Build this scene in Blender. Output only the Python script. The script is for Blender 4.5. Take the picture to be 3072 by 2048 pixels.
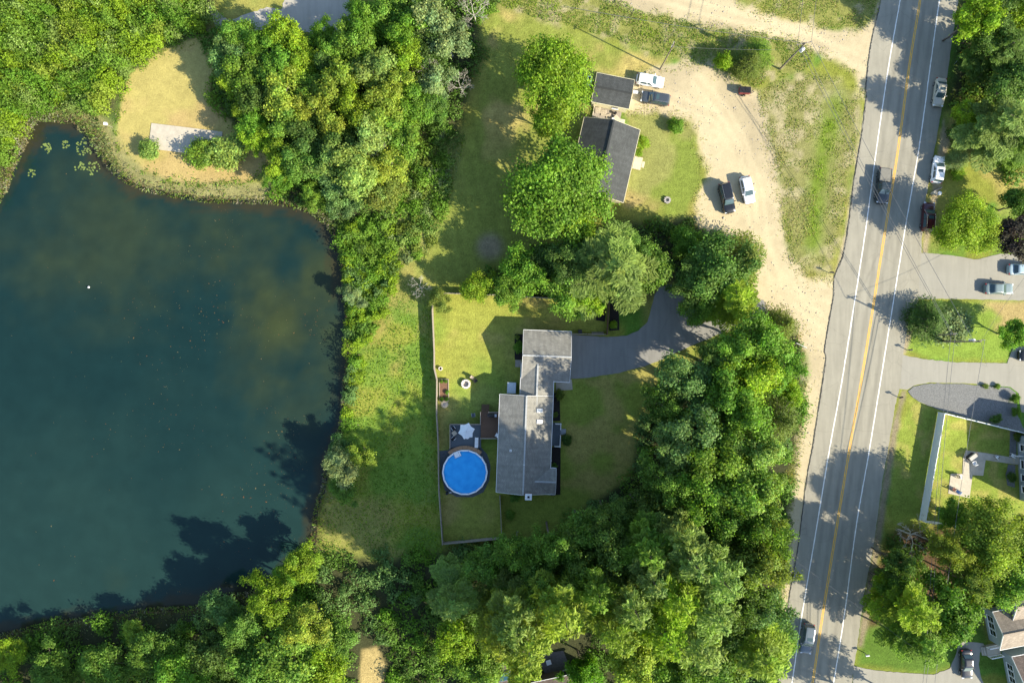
import bpy, math, numpy as np
from mathutils import Vector

# ------------------------------------------------------------------ scale of the place
PX = 0.055                     # metres of ground per photograph pixel
H = 113.0                      # height of the camera above the ground
FS = 3072.0 / 2352.0           # overview pixels to photograph pixels


def G(px, py, z=0.0):
    """ground position under a photograph pixel, for a point z metres up"""
    k = PX * (H - z) / H
    return ((px - 1536.0) * k, (1024.0 - py) * k)


sc = bpy.context.scene
for o in list(bpy.data.objects):
    bpy.data.objects.remove(o)
COL = sc.collection

# ------------------------------------------------------------------ camera
cam = bpy.data.cameras.new('camera')
cam.sensor_width = 36.0
cam.lens = 36.0 * H / (3072 * PX)
cam.clip_start = 1.0
cam.clip_end = 8000.0
camo = bpy.data.objects.new('camera', cam)
camo.location = (0, 0, H)
camo.rotation_euler = (0, 0, 0)
COL.objects.link(camo)
sc.camera = camo

# ------------------------------------------------------------------ sky, sun, exposure
ELEV = math.radians(31.0)
SUNXY = Vector((0.894, -0.447)).normalized()
world = bpy.data.worlds.new('World')
sc.world = world
world.use_nodes = True
wn = world.node_tree.nodes
wl = world.node_tree.links
bg = wn.get('Background') or wn.new('ShaderNodeBackground')
sky = wn.new('ShaderNodeTexSky')
sky.sky_type = 'NISHITA'
sky.sun_disc = False
sky.sun_elevation = ELEV
sky.sun_rotation = math.atan2(SUNXY.x, SUNXY.y)
sky.altitude = 100
sky.air_density = 1.0
sky.dust_density = 0.6
sky.ozone_density = 1.2
wl.new(sky.outputs[0], bg.inputs[0])
bg.inputs[1].default_value = 0.13
out = wn.get('World Output') or wn.new('ShaderNodeOutputWorld')
wl.new(bg.outputs[0], out.inputs[0])

sun = bpy.data.lights.new('sun', 'SUN')
sun.energy = 5.0
sun.angle = math.radians(0.55)
sun.color = (1.0, 0.90, 0.72)
suno = bpy.data.objects.new('sun', sun)
d = Vector((-SUNXY.x * math.cos(ELEV), -SUNXY.y * math.cos(ELEV), -math.sin(ELEV)))
suno.rotation_euler = d.to_track_quat('-Z', 'Y').to_euler()
suno.location = (60, -30, 90)
COL.objects.link(suno)

sc.view_settings.view_transform = 'Standard'
sc.view_settings.look = 'None'
sc.view_settings.exposure = 1.25
sc.view_settings.gamma = 1.0
sc.view_settings.use_curve_mapping = False
sc.render.engine = 'CYCLES'
sc.cycles.max_bounces = 6
sc.cycles.diffuse_bounces = 3
sc.cycles.glossy_bounces = 2
sc.cycles.transmission_bounces = 4
sc.cycles.use_denoising = True

RNG = np.random.default_rng(7)

# ------------------------------------------------------------------ materials
MATS = {}


def nodes_of(m):
    m.use_nodes = True
    nt = m.node_tree
    for n in list(nt.nodes):
        nt.nodes.remove(n)
    return nt


def mat(name, col, rough=0.8, metal=0.0, spec=0.3, noise=0.12, nscale=3.0, bump=0.0, bscale=20.0, coat=0.0):
    """plain procedural material: colour broken by two noises, optional relief"""
    if name in MATS:
        return MATS[name]
    m = bpy.data.materials.new(name)
    nt = nodes_of(m)
    N, L = nt.nodes, nt.links
    o = N.new('ShaderNodeOutputMaterial')
    b = N.new('ShaderNodeBsdfPrincipled')
    L.new(b.outputs[0], o.inputs[0])
    tc = N.new('ShaderNodeTexCoord')
    n1 = N.new('ShaderNodeTexNoise')
    n1.inputs['Scale'].default_value = nscale
    n1.inputs['Detail'].default_value = 6
    n1.inputs['Roughness'].default_value = 0.65
    L.new(tc.outputs['Object'], n1.inputs['Vector'])
    mr = N.new('ShaderNodeMapRange')
    mr.inputs['From Min'].default_value = 0.3
    mr.inputs['From Max'].default_value = 0.7
    mr.inputs['To Min'].default_value = 1 - noise
    mr.inputs['To Max'].default_value = 1 + noise
    L.new(n1.outputs[0], mr.inputs[0])
    mx = N.new('ShaderNodeVectorMath')
    mx.operation = 'SCALE'
    mx.inputs[0].default_value = col[:3]
    L.new(mr.outputs[0], mx.inputs['Scale'])
    L.new(mx.outputs[0], b.inputs['Base Color'])
    b.inputs['Roughness'].default_value = rough
    b.inputs['Metallic'].default_value = metal
    b.inputs['Specular IOR Level'].default_value = spec
    b.inputs['Coat Weight'].default_value = coat
    b.inputs['Coat Roughness'].default_value = 0.05
    if bump:
        n2 = N.new('ShaderNodeTexNoise')
        n2.inputs['Scale'].default_value = bscale
        n2.inputs['Detail'].default_value = 4
        L.new(tc.outputs['Object'], n2.inputs['Vector'])
        bp = N.new('ShaderNodeBump')
        bp.inputs['Strength'].default_value = bump
        bp.inputs['Distance'].default_value = 0.05
        L.new(n2.outputs[0], bp.inputs['Height'])
        L.new(bp.outputs[0], b.inputs['Normal'])
    MATS[name] = m
    return m


def leaf_material():
    m = bpy.data.materials.new('leaves')
    nt = nodes_of(m)
    N, L = nt.nodes, nt.links
    o = N.new('ShaderNodeOutputMaterial')
    at = N.new('ShaderNodeAttribute')
    at.attribute_name = 'lc'
    oi = N.new('ShaderNodeObjectInfo')
    mu = N.new('ShaderNodeVectorMath')
    mu.operation = 'MULTIPLY'
    L.new(at.outputs['Color'], mu.inputs[0])
    L.new(oi.outputs['Color'], mu.inputs[1])
    df = N.new('ShaderNodeBsdfDiffuse')
    tr = N.new('ShaderNodeBsdfTranslucent')
    gl = N.new('ShaderNodeBsdfGlossy')
    gl.inputs['Roughness'].default_value = 0.6
    gl.inputs['Color'].default_value = (0.75, 0.9, 0.6, 1)
    tm = N.new('ShaderNodeVectorMath')
    tm.operation = 'MULTIPLY'
    tm.inputs[1].default_value = (1.1, 1.15, 0.5)
    L.new(mu.outputs[0], tm.inputs[0])
    L.new(mu.outputs[0], df.inputs[0])
    L.new(tm.outputs[0], tr.inputs[0])
    m1 = N.new('ShaderNodeMixShader')
    m1.inputs[0].default_value = 0.47
    L.new(df.outputs[0], m1.inputs[1])
    L.new(tr.outputs[0], m1.inputs[2])
    m2 = N.new('ShaderNodeMixShader')
    m2.inputs[0].default_value = 0.022
    L.new(m1.outputs[0], m2.inputs[1])
    L.new(gl.outputs[0], m2.inputs[2])
    L.new(m2.outputs[0], o.inputs[0])
    return m


LEAF = leaf_material()


def ground_material():
    m = bpy.data.materials.new('soil_and_grass')
    nt = nodes_of(m)
    N, L = nt.nodes, nt.links
    o = N.new('ShaderNodeOutputMaterial')
    b = N.new('ShaderNodeBsdfPrincipled')
    L.new(b.outputs[0], o.inputs[0])
    b.inputs['Roughness'].default_value = 0.95
    b.inputs['Specular IOR Level'].default_value = 0.1
    at = N.new('ShaderNodeAttribute')
    at.attribute_name = 'gc'
    gr = N.new('ShaderNodeAttribute')
    gr.attribute_name = 'grain'
    geo = N.new('ShaderNodeNewGeometry')
    acc = None
    hs = []
    for sc_, amp in ((4.2, 0.62), (1.3, 0.42), (0.35, 0.30)):
        n = N.new('ShaderNodeTexNoise')
        n.inputs['Scale'].default_value = sc_
        n.inputs['Detail'].default_value = 3
        n.inputs['Roughness'].default_value = 0.7
        L.new(geo.outputs['Position'], n.inputs['Vector'])
        s = N.new('ShaderNodeMath')
        s.operation = 'MULTIPLY_ADD'
        s.inputs[1].default_value = amp * 2
        s.inputs[2].default_value = -amp
        L.new(n.outputs[0], s.inputs[0])
        hs.append(n)
        if acc is None:
            acc = s
        else:
            a = N.new('ShaderNodeMath')
            a.operation = 'ADD'
            L.new(acc.outputs[0], a.inputs[0])
            L.new(s.outputs[0], a.inputs[1])
            acc = a
    f = N.new('ShaderNodeMath')
    f.operation = 'MULTIPLY_ADD'
    L.new(acc.outputs[0], f.inputs[0])
    L.new(gr.outputs['Fac'], f.inputs[1])
    f.inputs[2].default_value = 1.0
    sc2 = N.new('ShaderNodeVectorMath')
    sc2.operation = 'SCALE'
    L.new(at.outputs['Color'], sc2.inputs[0])
    L.new(f.outputs[0], sc2.inputs['Scale'])
    L.new(sc2.outputs[0], b.inputs['Base Color'])
    bp = N.new('ShaderNodeBump')
    bp.inputs['Strength'].default_value = 0.55
    bp.inputs['Distance'].default_value = 0.16
    mh = N.new('ShaderNodeMath')
    mh.operation = 'MULTIPLY'
    L.new(hs[0].outputs[0], mh.inputs[0])
    L.new(gr.outputs['Fac'], mh.inputs[1])
    L.new(mh.outputs[0], bp.inputs['Height'])
    L.new(bp.outputs[0], b.inputs['Normal'])
    return m


GROUND = ground_material()


def water_material():
    m = bpy.data.materials.new('pond_water')
    nt = nodes_of(m)
    N, L = nt.nodes, nt.links
    o = N.new('ShaderNodeOutputMaterial')
    b = N.new('ShaderNodeBsdfPrincipled')
    L.new(b.outputs[0], o.inputs[0])
    at = N.new('ShaderNodeAttribute')
    at.attribute_name = 'gc'
    geo = N.new('ShaderNodeNewGeometry')
    n = N.new('ShaderNodeTexNoise')
    n.inputs['Scale'].default_value = 0.35
    n.inputs['Detail'].default_value = 6
    L.new(geo.outputs['Position'], n.inputs['Vector'])
    mr = N.new('ShaderNodeMapRange')
    mr.inputs['To Min'].default_value = 0.8
    mr.inputs['To Max'].default_value = 1.2
    L.new(n.outputs[0], mr.inputs[0])
    s = N.new('ShaderNodeVectorMath')
    s.operation = 'SCALE'
    L.new(at.outputs['Color'], s.inputs[0])
    L.new(mr.outputs[0], s.inputs['Scale'])
    L.new(s.outputs[0], b.inputs['Base Color'])
    b.inputs['Roughness'].default_value = 0.06
    b.inputs['IOR'].default_value = 1.33
    n2 = N.new('ShaderNodeTexNoise')
    n2.inputs['Scale'].default_value = 1.6
    L.new(geo.outputs['Position'], n2.inputs['Vector'])
    bp = N.new('ShaderNodeBump')
    bp.inputs['Strength'].default_value = 0.05
    bp.inputs['Distance'].default_value = 0.05
    L.new(n2.outputs[0], bp.inputs['Height'])
    L.new(bp.outputs[0], b.inputs['Normal'])
    return m


def shingle_material(name, col, course=0.18, streak=0.16):
    """asphalt shingles: overlapping courses across the slope (local U attribute = metres down the slope, V along it)"""
    m = bpy.data.materials.new(name)
    nt = nodes_of(m)
    N, L = nt.nodes, nt.links
    o = N.new('ShaderNodeOutputMaterial')
    b = N.new('ShaderNodeBsdfPrincipled')
    L.new(b.outputs[0], o.inputs[0])
    uv = N.new('ShaderNodeUVMap')
    br = N.new('ShaderNodeTexBrick')
    br.inputs['Scale'].default_value = 1.0
    br.inputs['Brick Width'].default_value = 0.45
    br.inputs['Row Height'].default_value = course
    br.inputs['Mortar Size'].default_value = 0.018
    br.inputs['Mortar Smooth'].default_value = 0.3
    br.inputs['Bias'].default_value = -0.2
    c = np.array(col[:3])
    br.inputs['Color1'].default_value = (*(c * 0.86), 1)
    br.inputs['Color2'].default_value = (*(c * 1.12), 1)
    br.inputs['Mortar'].default_value = (*(c * 0.62), 1)
    L.new(uv.outputs[0], br.inputs['Vector'])
    geo = N.new('ShaderNodeNewGeometry')
    n = N.new('ShaderNodeTexNoise')
    n.inputs['Scale'].default_value = 0.6
    n.inputs['Detail'].default_value = 8
    n.inputs['Roughness'].default_value = 0.7
    L.new(geo.outputs['Position'], n.inputs['Vector'])
    mr = N.new('ShaderNodeMapRange')
    mr.inputs['From Min'].default_value = 0.3
    mr.inputs['From Max'].default_value = 0.7
    mr.inputs['To Min'].default_value = 1 - streak
    mr.inputs['To Max'].default_value = 1 + streak
    L.new(n.outputs[0], mr.inputs[0])
    s = N.new('ShaderNodeVectorMath')
    s.operation = 'SCALE'
    mp = N.new('ShaderNodeMapping')
    mp.inputs['Scale'].default_value = (1.1, 0.22, 1)
    L.new(uv.outputs[0], mp.inputs['Vector'])
    n5 = N.new('ShaderNodeTexNoise')
    n5.inputs['Scale'].default_value = 1.6
    n5.inputs['Detail'].default_value = 5
    L.new(mp.outputs[0], n5.inputs['Vector'])
    m5 = N.new('ShaderNodeMapRange')
    m5.inputs['From Min'].default_value = 0.3
    m5.inputs['From Max'].default_value = 0.7
    m5.inputs['To Min'].default_value = 0.84
    m5.inputs['To Max'].default_value = 1.12
    L.new(n5.outputs[0], m5.inputs[0])
    m6 = N.new('ShaderNodeMath')
    m6.operation = 'MULTIPLY'
    L.new(mr.outputs[0], m6.inputs[0])
    L.new(m5.outputs[0], m6.inputs[1])
    L.new(br.outputs['Color'], s.inputs[0])
    L.new(m6.outputs[0], s.inputs['Scale'])
    L.new(s.outputs[0], b.inputs['Base Color'])
    b.inputs['Roughness'].default_value = 0.9
    b.inputs['Specular IOR Level'].default_value = 0.2
    bp = N.new('ShaderNodeBump')
    bp.inputs['Strength'].default_value = 0.6
    bp.inputs['Distance'].default_value = 0.02
    L.new(br.outputs['Fac'], bp.inputs['Height'])
    bp.invert = True
    L.new(bp.outputs[0], b.inputs['Normal'])
    MATS[name] = m
    return m


def asphalt_material(name, col, amp=0.10, crack=0.25, lanes=None):
    m = bpy.data.materials.new(name)
    nt = nodes_of(m)
    N, L = nt.nodes, nt.links
    o = N.new('ShaderNodeOutputMaterial')
    b = N.new('ShaderNodeBsdfPrincipled')
    L.new(b.outputs[0], o.inputs[0])
    geo = N.new('ShaderNodeNewGeometry')
    n = N.new('ShaderNodeTexNoise')
    n.inputs['Scale'].default_value = 0.22
    n.inputs['Detail'].default_value = 9
    n.inputs['Roughness'].default_value = 0.72
    mp = N.new('ShaderNodeMapping')
    mp.inputs['Rotation'].default_value = (0, 0, math.radians(9.4))
    mp.inputs['Scale'].default_value = (3.2, 0.35, 1)
    L.new(geo.outputs['Position'], mp.inputs['Vector'])
    n3 = N.new('ShaderNodeTexNoise')
    n3.inputs['Scale'].default_value = 0.5
    n3.inputs['Detail'].default_value = 4
    L.new(mp.outputs[0], n3.inputs['Vector'])
    L.new(geo.outputs['Position'], n.inputs['Vector'])
    n4 = N.new('ShaderNodeTexNoise')
    n4.inputs['Scale'].default_value = 14.0
    n4.inputs['Detail'].default_value = 2
    L.new(geo.outputs['Position'], n4.inputs['Vector'])
    ad = N.new('ShaderNodeMath')
    ad.operation = 'ADD'
    L.new(n.outputs[0], ad.inputs[0])
    L.new(n3.outputs[0], ad.inputs[1])
    ad2 = N.new('ShaderNodeMath')
    ad2.operation = 'MULTIPLY_ADD'
    L.new(n4.outputs[0], ad2.inputs[0])
    ad2.inputs[1].default_value = 0.22
    L.new(ad.outputs[0], ad2.inputs[2])
    mr = N.new('ShaderNodeMapRange')
    mr.inputs['From Min'].default_value = 0.75
    mr.inputs['From Max'].default_value = 1.47
    mr.inputs['To Min'].default_value = 1 - amp
    mr.inputs['To Max'].default_value = 1 + amp
    L.new(ad2.outputs[0], mr.inputs[0])
    v = N.new('ShaderNodeTexVoronoi')
    v.feature = 'DISTANCE_TO_EDGE'
    v.inputs['Scale'].default_value = 0.16
    wv = N.new('ShaderNodeVectorMath')
    wv.operation = 'MULTIPLY_ADD'
    wv.inputs[1].default_value = (2.2, 2.2, 0)
    L.new(n.outputs['Color'], wv.inputs[0])
    L.new(geo.outputs['Position'], wv.inputs[2])
    L.new(wv.outputs[0], v.inputs['Vector'])
    ck = N.new('ShaderNodeMapRange')
    ck.inputs['From Min'].default_value = 0.0
    ck.inputs['From Max'].default_value = 0.010
    ck.inputs['To Min'].default_value = 1 - crack * 0.35
    ck.inputs['To Max'].default_value = 1.0
    L.new(v.outputs['Distance'], ck.inputs[0])
    mm = N.new('ShaderNodeMath')
    mm.operation = 'MULTIPLY'
    L.new(mr.outputs[0], mm.inputs[0])
    L.new(ck.outputs[0], mm.inputs[1])
    if lanes is not None:
        # tyres darken four paths that follow the centre line x = a + b*y + c*y*y
        def mth(op, a_, b_=None, c_=None):
            n_ = N.new('ShaderNodeMath')
            n_.operation = op
            for k_, v_ in enumerate((a_, b_, c_)):
                if v_ is None:
                    continue
                if isinstance(v_, (int, float)):
                    n_.inputs[k_].default_value = v_
                else:
                    L.new(v_, n_.inputs[k_])
            return n_.outputs[0]
        xyz = N.new('ShaderNodeSeparateXYZ')
        L.new(geo.outputs['Position'], xyz.inputs[0])
        X_, Y_ = xyz.outputs[0], xyz.outputs[1]
        ctr = mth('MULTIPLY_ADD', mth('MULTIPLY_ADD', Y_, lanes[0], lanes[1]), Y_, lanes[2])
        ab = mth('ABSOLUTE', mth('SUBTRACT', X_, ctr))
        g1 = mth('ABSOLUTE', mth('SUBTRACT', mth('ABSOLUTE', mth('SUBTRACT', ab, 1.7)), 0.8))
        w_ = N.new('ShaderNodeMapRange')
        w_.interpolation_type = 'SMOOTHSTEP'
        w_.inputs['From Min'].default_value = 0.05
        w_.inputs['From Max'].default_value = 0.55
        w_.inputs['To Min'].default_value = 0.90
        w_.inputs['To Max'].default_value = 1.03
        L.new(g1, w_.inputs[0])
        mm2 = N.new('ShaderNodeMath')
        mm2.operation = 'MULTIPLY'
        L.new(mm.outputs[0], mm2.inputs[0])
        L.new(w_.outputs[0], mm2.inputs[1])
        mm = mm2
    s = N.new('ShaderNodeVectorMath')
    s.operation = 'SCALE'
    s.inputs[0].default_value = col[:3]
    L.new(mm.outputs[0], s.inputs['Scale'])
    L.new(s.outputs[0], b.inputs['Base Color'])
    b.inputs['Roughness'].default_value = 0.92
    b.inputs['Specular IOR Level'].default_value = 0.15
    MATS[name] = m
    return m


M_WOODGREY = mat('weathered_wood', (0.30, 0.26, 0.21), 0.85, noise=0.25, nscale=4)
M_WOODBRN = mat('stained_deck_wood', (0.13, 0.075, 0.045), 0.75, noise=0.3, nscale=5)
M_WOODPALE = mat('pale_wood', (0.52, 0.45, 0.33), 0.8, noise=0.18, nscale=5)
M_WHITE = mat('white_paint', (0.80, 0.80, 0.78), 0.5, noise=0.04)
M_VINYL = mat('white_vinyl', (0.78, 0.79, 0.80), 0.4, noise=0.04)
M_SLATE = mat('grey_blue_deck_boards', (0.085, 0.105, 0.12), 0.7, noise=0.12)
M_DARK = mat('dark_plastic', (0.02, 0.02, 0.022), 0.5)
M_BLACK = mat('black_rubber', (0.012, 0.012, 0.012), 0.8)
M_GLASS = mat('window_glass', (0.02, 0.028, 0.03), 0.06, spec=0.6, noise=0.05)
M_CARGLASS = mat('car_glass', (0.045, 0.078, 0.082), 0.04, spec=0.8, noise=0.05)
M_METAL = mat('galvanised_metal', (0.45, 0.46, 0.47), 0.4, 0.7)
M_CHROME = mat('bright_trim', (0.6, 0.6, 0.6), 0.2, 0.9)
M_CREAM = mat('cream_siding', (0.66, 0.60, 0.40), 0.7, noise=0.06)
M_BLUEGREY = mat('blue_grey_siding', (0.22, 0.27, 0.30), 0.7, noise=0.06)
M_GREYSIDE = mat('pale_grey_siding', (0.28, 0.32, 0.32), 0.7, noise=0.06)
M_BROWNSIDE = mat('brown_siding', (0.14, 0.10, 0.07), 0.8)
M_CONC = mat('concrete', (0.42, 0.38, 0.30), 0.9, noise=0.14, nscale=1.2, bump=0.2)
M_STONE = mat('grey_stone', (0.34, 0.32, 0.29), 0.9, noise=0.25, nscale=2.0, bump=0.4, bscale=8)
M_PALESTONE = mat('pale_stone', (0.62, 0.58, 0.52), 0.9, noise=0.2, nscale=3)
M_MULCH = mat('dark_mulch', (0.022, 0.018, 0.016), 0.95, noise=0.5, nscale=8, bump=0.6)
M_SOIL = mat('garden_soil', (0.16, 0.09, 0.055), 0.95, noise=0.4, nscale=6, bump=0.5)
M_LINEW = mat('white_road_paint', (0.74, 0.73, 0.68), 0.7, noise=0.16, nscale=2)
M_LINEY = mat('yellow_road_paint', (0.72, 0.40, 0.05), 0.7, noise=0.16, nscale=2)
M_TAR = mat('tar_seam', (0.05, 0.045, 0.04), 0.8)
M_BARK = mat('bark', (0.13, 0.105, 0.085), 0.95, noise=0.3, nscale=6, bump=0.5, bscale=12)
M_PALEBARK = mat('pale_bark', (0.42, 0.39, 0.34), 0.9, noise=0.25, nscale=5)
M_POLE = mat('pole_wood', (0.20, 0.165, 0.125), 0.9, noise=0.25, nscale=2)
M_WIRE = mat('cable_sheath', (0.10, 0.105, 0.11), 0.6)
M_TRANSF = mat('transformer_grey', (0.62, 0.63, 0.64), 0.45, noise=0.05)
M_YELLOW = mat('sign_yellow', (0.80, 0.42, 0.02), 0.5, noise=0.04)
M_RED = mat('faded_red_paint', (0.20, 0.045, 0.045), 0.6, noise=0.2)
M_BRICK = mat('brick', (0.30, 0.13, 0.09), 0.9, noise=0.2, nscale=6)
M_POOL = None
R_GREY = shingle_material('grey_shingles', (0.250, 0.243, 0.212), 0.18)
R_DARK = shingle_material('charcoal_shingles', (0.066, 0.071, 0.070), 0.18, 0.14)
R_BROWN = shingle_material('brown_shingles', (0.30, 0.255, 0.20), 0.18)
R_DUSK = shingle_material('dark_brown_shingles', (0.20, 0.155, 0.125), 0.18)
_yl = np.array([G(*q) for q in [(2760, 0), (2727, 201), (2694, 446), (2656, 685), (2616, 938), (2580, 1161), (2546, 1358), (2511, 1571), (2468, 1839), (2437, 2048)]])
A_ROAD = asphalt_material('road_asphalt', (0.262, 0.248, 0.198), 0.16, 0.35, [float(q) for q in np.polyfit(_yl[:, 1], _yl[:, 0], 2)])
A_DRIVE = asphalt_material('driveway_asphalt', (0.225, 0.222, 0.205), 0.15)
A_PALE = asphalt_material('pale_driveway_asphalt', (0.275, 0.265, 0.222), 0.1)
A_TRAIL = asphalt_material('trail_gravel', (0.36, 0.34, 0.29), 0.15, 0.05)
A_GRAVEL = mat('crushed_stone', (0.155, 0.158, 0.152), 0.95, noise=0.45, nscale=9.0, bump=0.7, bscale=9)
LEAFCOL = {
    'lime': (0.225, 0.340, 0.018), 'yg': (0.245, 0.325, 0.036), 'green': (0.132, 0.268, 0.022), 'mid': (0.160, 0.280, 0.030),
    'olive': (0.165, 0.220, 0.032), 'pale': (0.225, 0.325, 0.070), 'blue': (0.140, 0.250, 0.070), 'dark': (0.090, 0.165, 0.028),
    'purple': (0.055, 0.035, 0.042), 'sage': (0.215, 0.285, 0.105), 'grey': (0.30, 0.27, 0.20), 'deep': (0.115, 0.222, 0.030), 'straw': (0.40, 0.35, 0.16)}


# ------------------------------------------------------------------ mesh helpers
def mesh_np(name, V, F, smooth=False, material=None):
    """mesh from numpy arrays; F is (n,3) or (n,4)"""
    me = bpy.data.meshes.new(name)
    V = np.asarray(V, np.float32)
    F = np.asarray(F, np.int32)
    me.vertices.add(len(V))
    me.vertices.foreach_set('co', V.ravel())
    k = F.shape[1]
    me.loops.add(F.size)
    me.loops.foreach_set('vertex_index', F.ravel())
    me.polygons.add(len(F))
    me.polygons.foreach_set('loop_start', np.arange(0, F.size, k, dtype=np.int32))
    me.polygons.foreach_set('loop_total', np.full(len(F), k, np.int32))
    if smooth:
        me.polygons.foreach_set('use_smooth', np.ones(len(F), bool))
    if material:
        me.materials.append(material)
    me.update(calc_edges=True)
    return me


def color_attr(me, name, C):
    a = me.color_attributes.new(name, 'FLOAT_COLOR', 'POINT')
    C = np.asarray(C, np.float32)
    if C.shape[1] == 3:
        C = np.concatenate([C, np.ones((len(C), 1), np.float32)], 1)
    a.data.foreach_set('color', C.ravel())


def float_attr(me, name, A):
    a = me.attributes.new(name, 'FLOAT', 'POINT')
    a.data.foreach_set('value', np.asarray(A, np.float32).ravel())


class MB:
    """collects boxes, tubes and polygons, then links them as one mesh object"""

    def __init__(s):
        s.v = []
        s.f = []

    def add(s, verts, faces):
        n = len(s.v)
        s.v += [tuple(p) for p in verts]
        s.f += [tuple(n + i for i in f) for f in faces]
        return s

    def box(s, c, size, rz=0.0, rx=0.0, ry=0.0):
        hx, hy, hz = size[0] / 2, size[1] / 2, size[2] / 2
        pts = [(-hx, -hy, -hz), (hx, -hy, -hz), (hx, hy, -hz), (-hx, hy, -hz), (-hx, -hy, hz), (hx, -hy, hz), (hx, hy, hz), (-hx, hy, hz)]
        o = []
        for x, y, z in pts:
            if rx:
                y, z = y * math.cos(rx) - z * math.sin(rx), y * math.sin(rx) + z * math.cos(rx)
            if ry:
                x, z = x * math.cos(ry) + z * math.sin(ry), -x * math.sin(ry) + z * math.cos(ry)
            if rz:
                x, y = x * math.cos(rz) - y * math.sin(rz), x * math.sin(rz) + y * math.cos(rz)
            o.append((x + c[0], y + c[1], z + c[2]))
        return s.add(o, [(3, 2, 1, 0), (4, 5, 6, 7), (0, 1, 5, 4), (1, 2, 6, 5), (2, 3, 7, 6), (3, 0, 4, 7)])

    def prism(s, poly, z0, z1):
        n = len(poly)
        a = sum(poly[i][0] * poly[(i + 1) % n][1] - poly[(i + 1) % n][0] * poly[i][1] for i in range(n))
        if a < 0:
            poly = poly[::-1]
        v = [(x, y, z0) for x, y in poly] + [(x, y, z1) for x, y in poly]
        f = [tuple(range(n - 1, -1, -1)), tuple(range(n, 2 * n))] + [(i, (i + 1) % n, n + (i + 1) % n, n + i) for i in range(n)]
        return s.add(v, f)

    def tube(s, pts, rads, n=6, cap=True):
        pts = [Vector(p) for p in pts]
        if not hasattr(rads, '__len__'):
            rads = [rads] * len(pts)
        rings = []
        for i, p in enumerate(pts):
            t = (pts[min(i + 1, len(pts) - 1)] - pts[max(i - 1, 0)])
            t = t.normalized() if t.length > 1e-6 else Vector((0, 0, 1))
            a = t.cross(Vector((0, 0, 1)))
            if a.length < 1e-3:
                a = Vector((1, 0, 0))
            a.normalize()
            b = t.cross(a)
            rings.append([tuple(p + (a * math.cos(2 * math.pi * k / n) + b * math.sin(2 * math.pi * k / n)) * rads[i]) for k in range(n)])
        v = [q for r in rings for q in r]
        f = []
        for i in range(len(rings) - 1):
            for k in range(n):
                f.append((i * n + k, (i + 1) * n + k, (i + 1) * n + (k + 1) % n, i * n + (k + 1) % n))
        if cap:
            f.append(tuple(range(n)))
            f.append(tuple(range(len(v) - 1, len(v) - n - 1, -1)))
        return s.add(v, f)

    def cyl(s, c, r, h, n=16, r2=None):
        return s.tube([(c[0], c[1], c[2]), (c[0], c[1], c[2] + h)], [r, r if r2 is None else r2], n)

    def build(s, name, material, parent=None, smooth=None, loc=None):
        me = bpy.data.meshes.new(name)
        me.from_pydata(s.v, [], s.f)
        me.materials.append(material)
        if smooth is not None:
            me.polygons.foreach_set('use_smooth', np.ones(len(me.polygons), bool))
            me.set_sharp_from_angle(angle=math.radians(smooth))
        me.update()
        o = bpy.data.objects.new(name, me)
        COL.objects.link(o)
        if parent:
            o.parent = parent
        if loc:
            o.location = loc
        return o


def tag(o, label=None, cat=None, group=None, kind=None):
    if label:
        o['label'] = label
    if cat:
        o['category'] = cat
    if group:
        o['group'] = group
    if kind:
        o['kind'] = kind
    return o


def thing(name, label, cat, loc, rz=0.0, group=None):
    o = bpy.data.objects.new(name, None)
    o.empty_display_size = 0.3
    COL.objects.link(o)
    o.location = (loc[0], loc[1], loc[2] if len(loc) > 2 else 0.0)
    o.rotation_euler = (0, 0, rz)
    return tag(o, label, cat, group)


def link(name, me, parent=None, loc=(0, 0, 0), rot=(0, 0, 0), scale=(1, 1, 1)):
    o = bpy.data.objects.new(name, me)
    COL.objects.link(o)
    if parent:
        o.parent = parent
    o.location = loc
    o.rotation_euler = rot
    o.scale = scale
    return o


UNIT = {}


def plank(name, c, size, material, parent, rz=0.0, ry=0.0, rx=0.0):
    """a piece: a box object that shares one mesh per material"""
    if material.name not in UNIT:
        b = MB().box((0, 0, 0), (1, 1, 1))
        me = bpy.data.meshes.new('piece_' + material.name)
        me.from_pydata(b.v, [], b.f)
        me.materials.append(material)
        UNIT[material.name] = me
    return link(name, UNIT[material.name], parent, c, (rx, ry, rz), size)


def clone(root, loc, rz=None, scale=None, label=None):
    r = root.copy()
    COL.objects.link(r)
    r.location = loc
    if rz is not None:
        r.rotation_euler = (0, 0, rz)
    if scale is not None:
        r.scale = scale
    if label:
        r['label'] = label
    for ch in root.children:
        c = ch.copy()
        COL.objects.link(c)
        c.parent = r
        for g in ch.children:
            e = g.copy()
            COL.objects.link(e)
            e.parent = c
    return r


# ------------------------------------------------------------------ numpy noise and polygon tests
def vnoise(x, y, scale, seed, octaves=3):
    tot = np.zeros_like(x, float)
    amp, nrm = 1.0, 0.0
    for o in range(octaves):
        r = np.random.default_rng(seed * 31 + o)
        T = r.random((256, 256))
        u, v = x / scale + 1000.3, y / scale + 1000.7
        i, j = np.floor(u).astype(int), np.floor(v).astype(int)
        fu, fv = u - i, v - j
        fu, fv = fu * fu * (3 - 2 * fu), fv * fv * (3 - 2 * fv)
        a = T[i % 256, j % 256]
        b = T[(i + 1) % 256, j % 256]
        c = T[i % 256, (j + 1) % 256]
        e = T[(i + 1) % 256, (j + 1) % 256]
        tot += amp * ((a * (1 - fu) + b * fu) * (1 - fv) + (c * (1 - fu) + e * fu) * fv)
        nrm += amp
        amp *= 0.5
        scale *= 0.5
    return tot / nrm


def P(pts, f=1.0):
    """photograph pixels -> ground polygon in metres"""
    return np.array([G(x * f, y * f) for x, y in pts])


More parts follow.
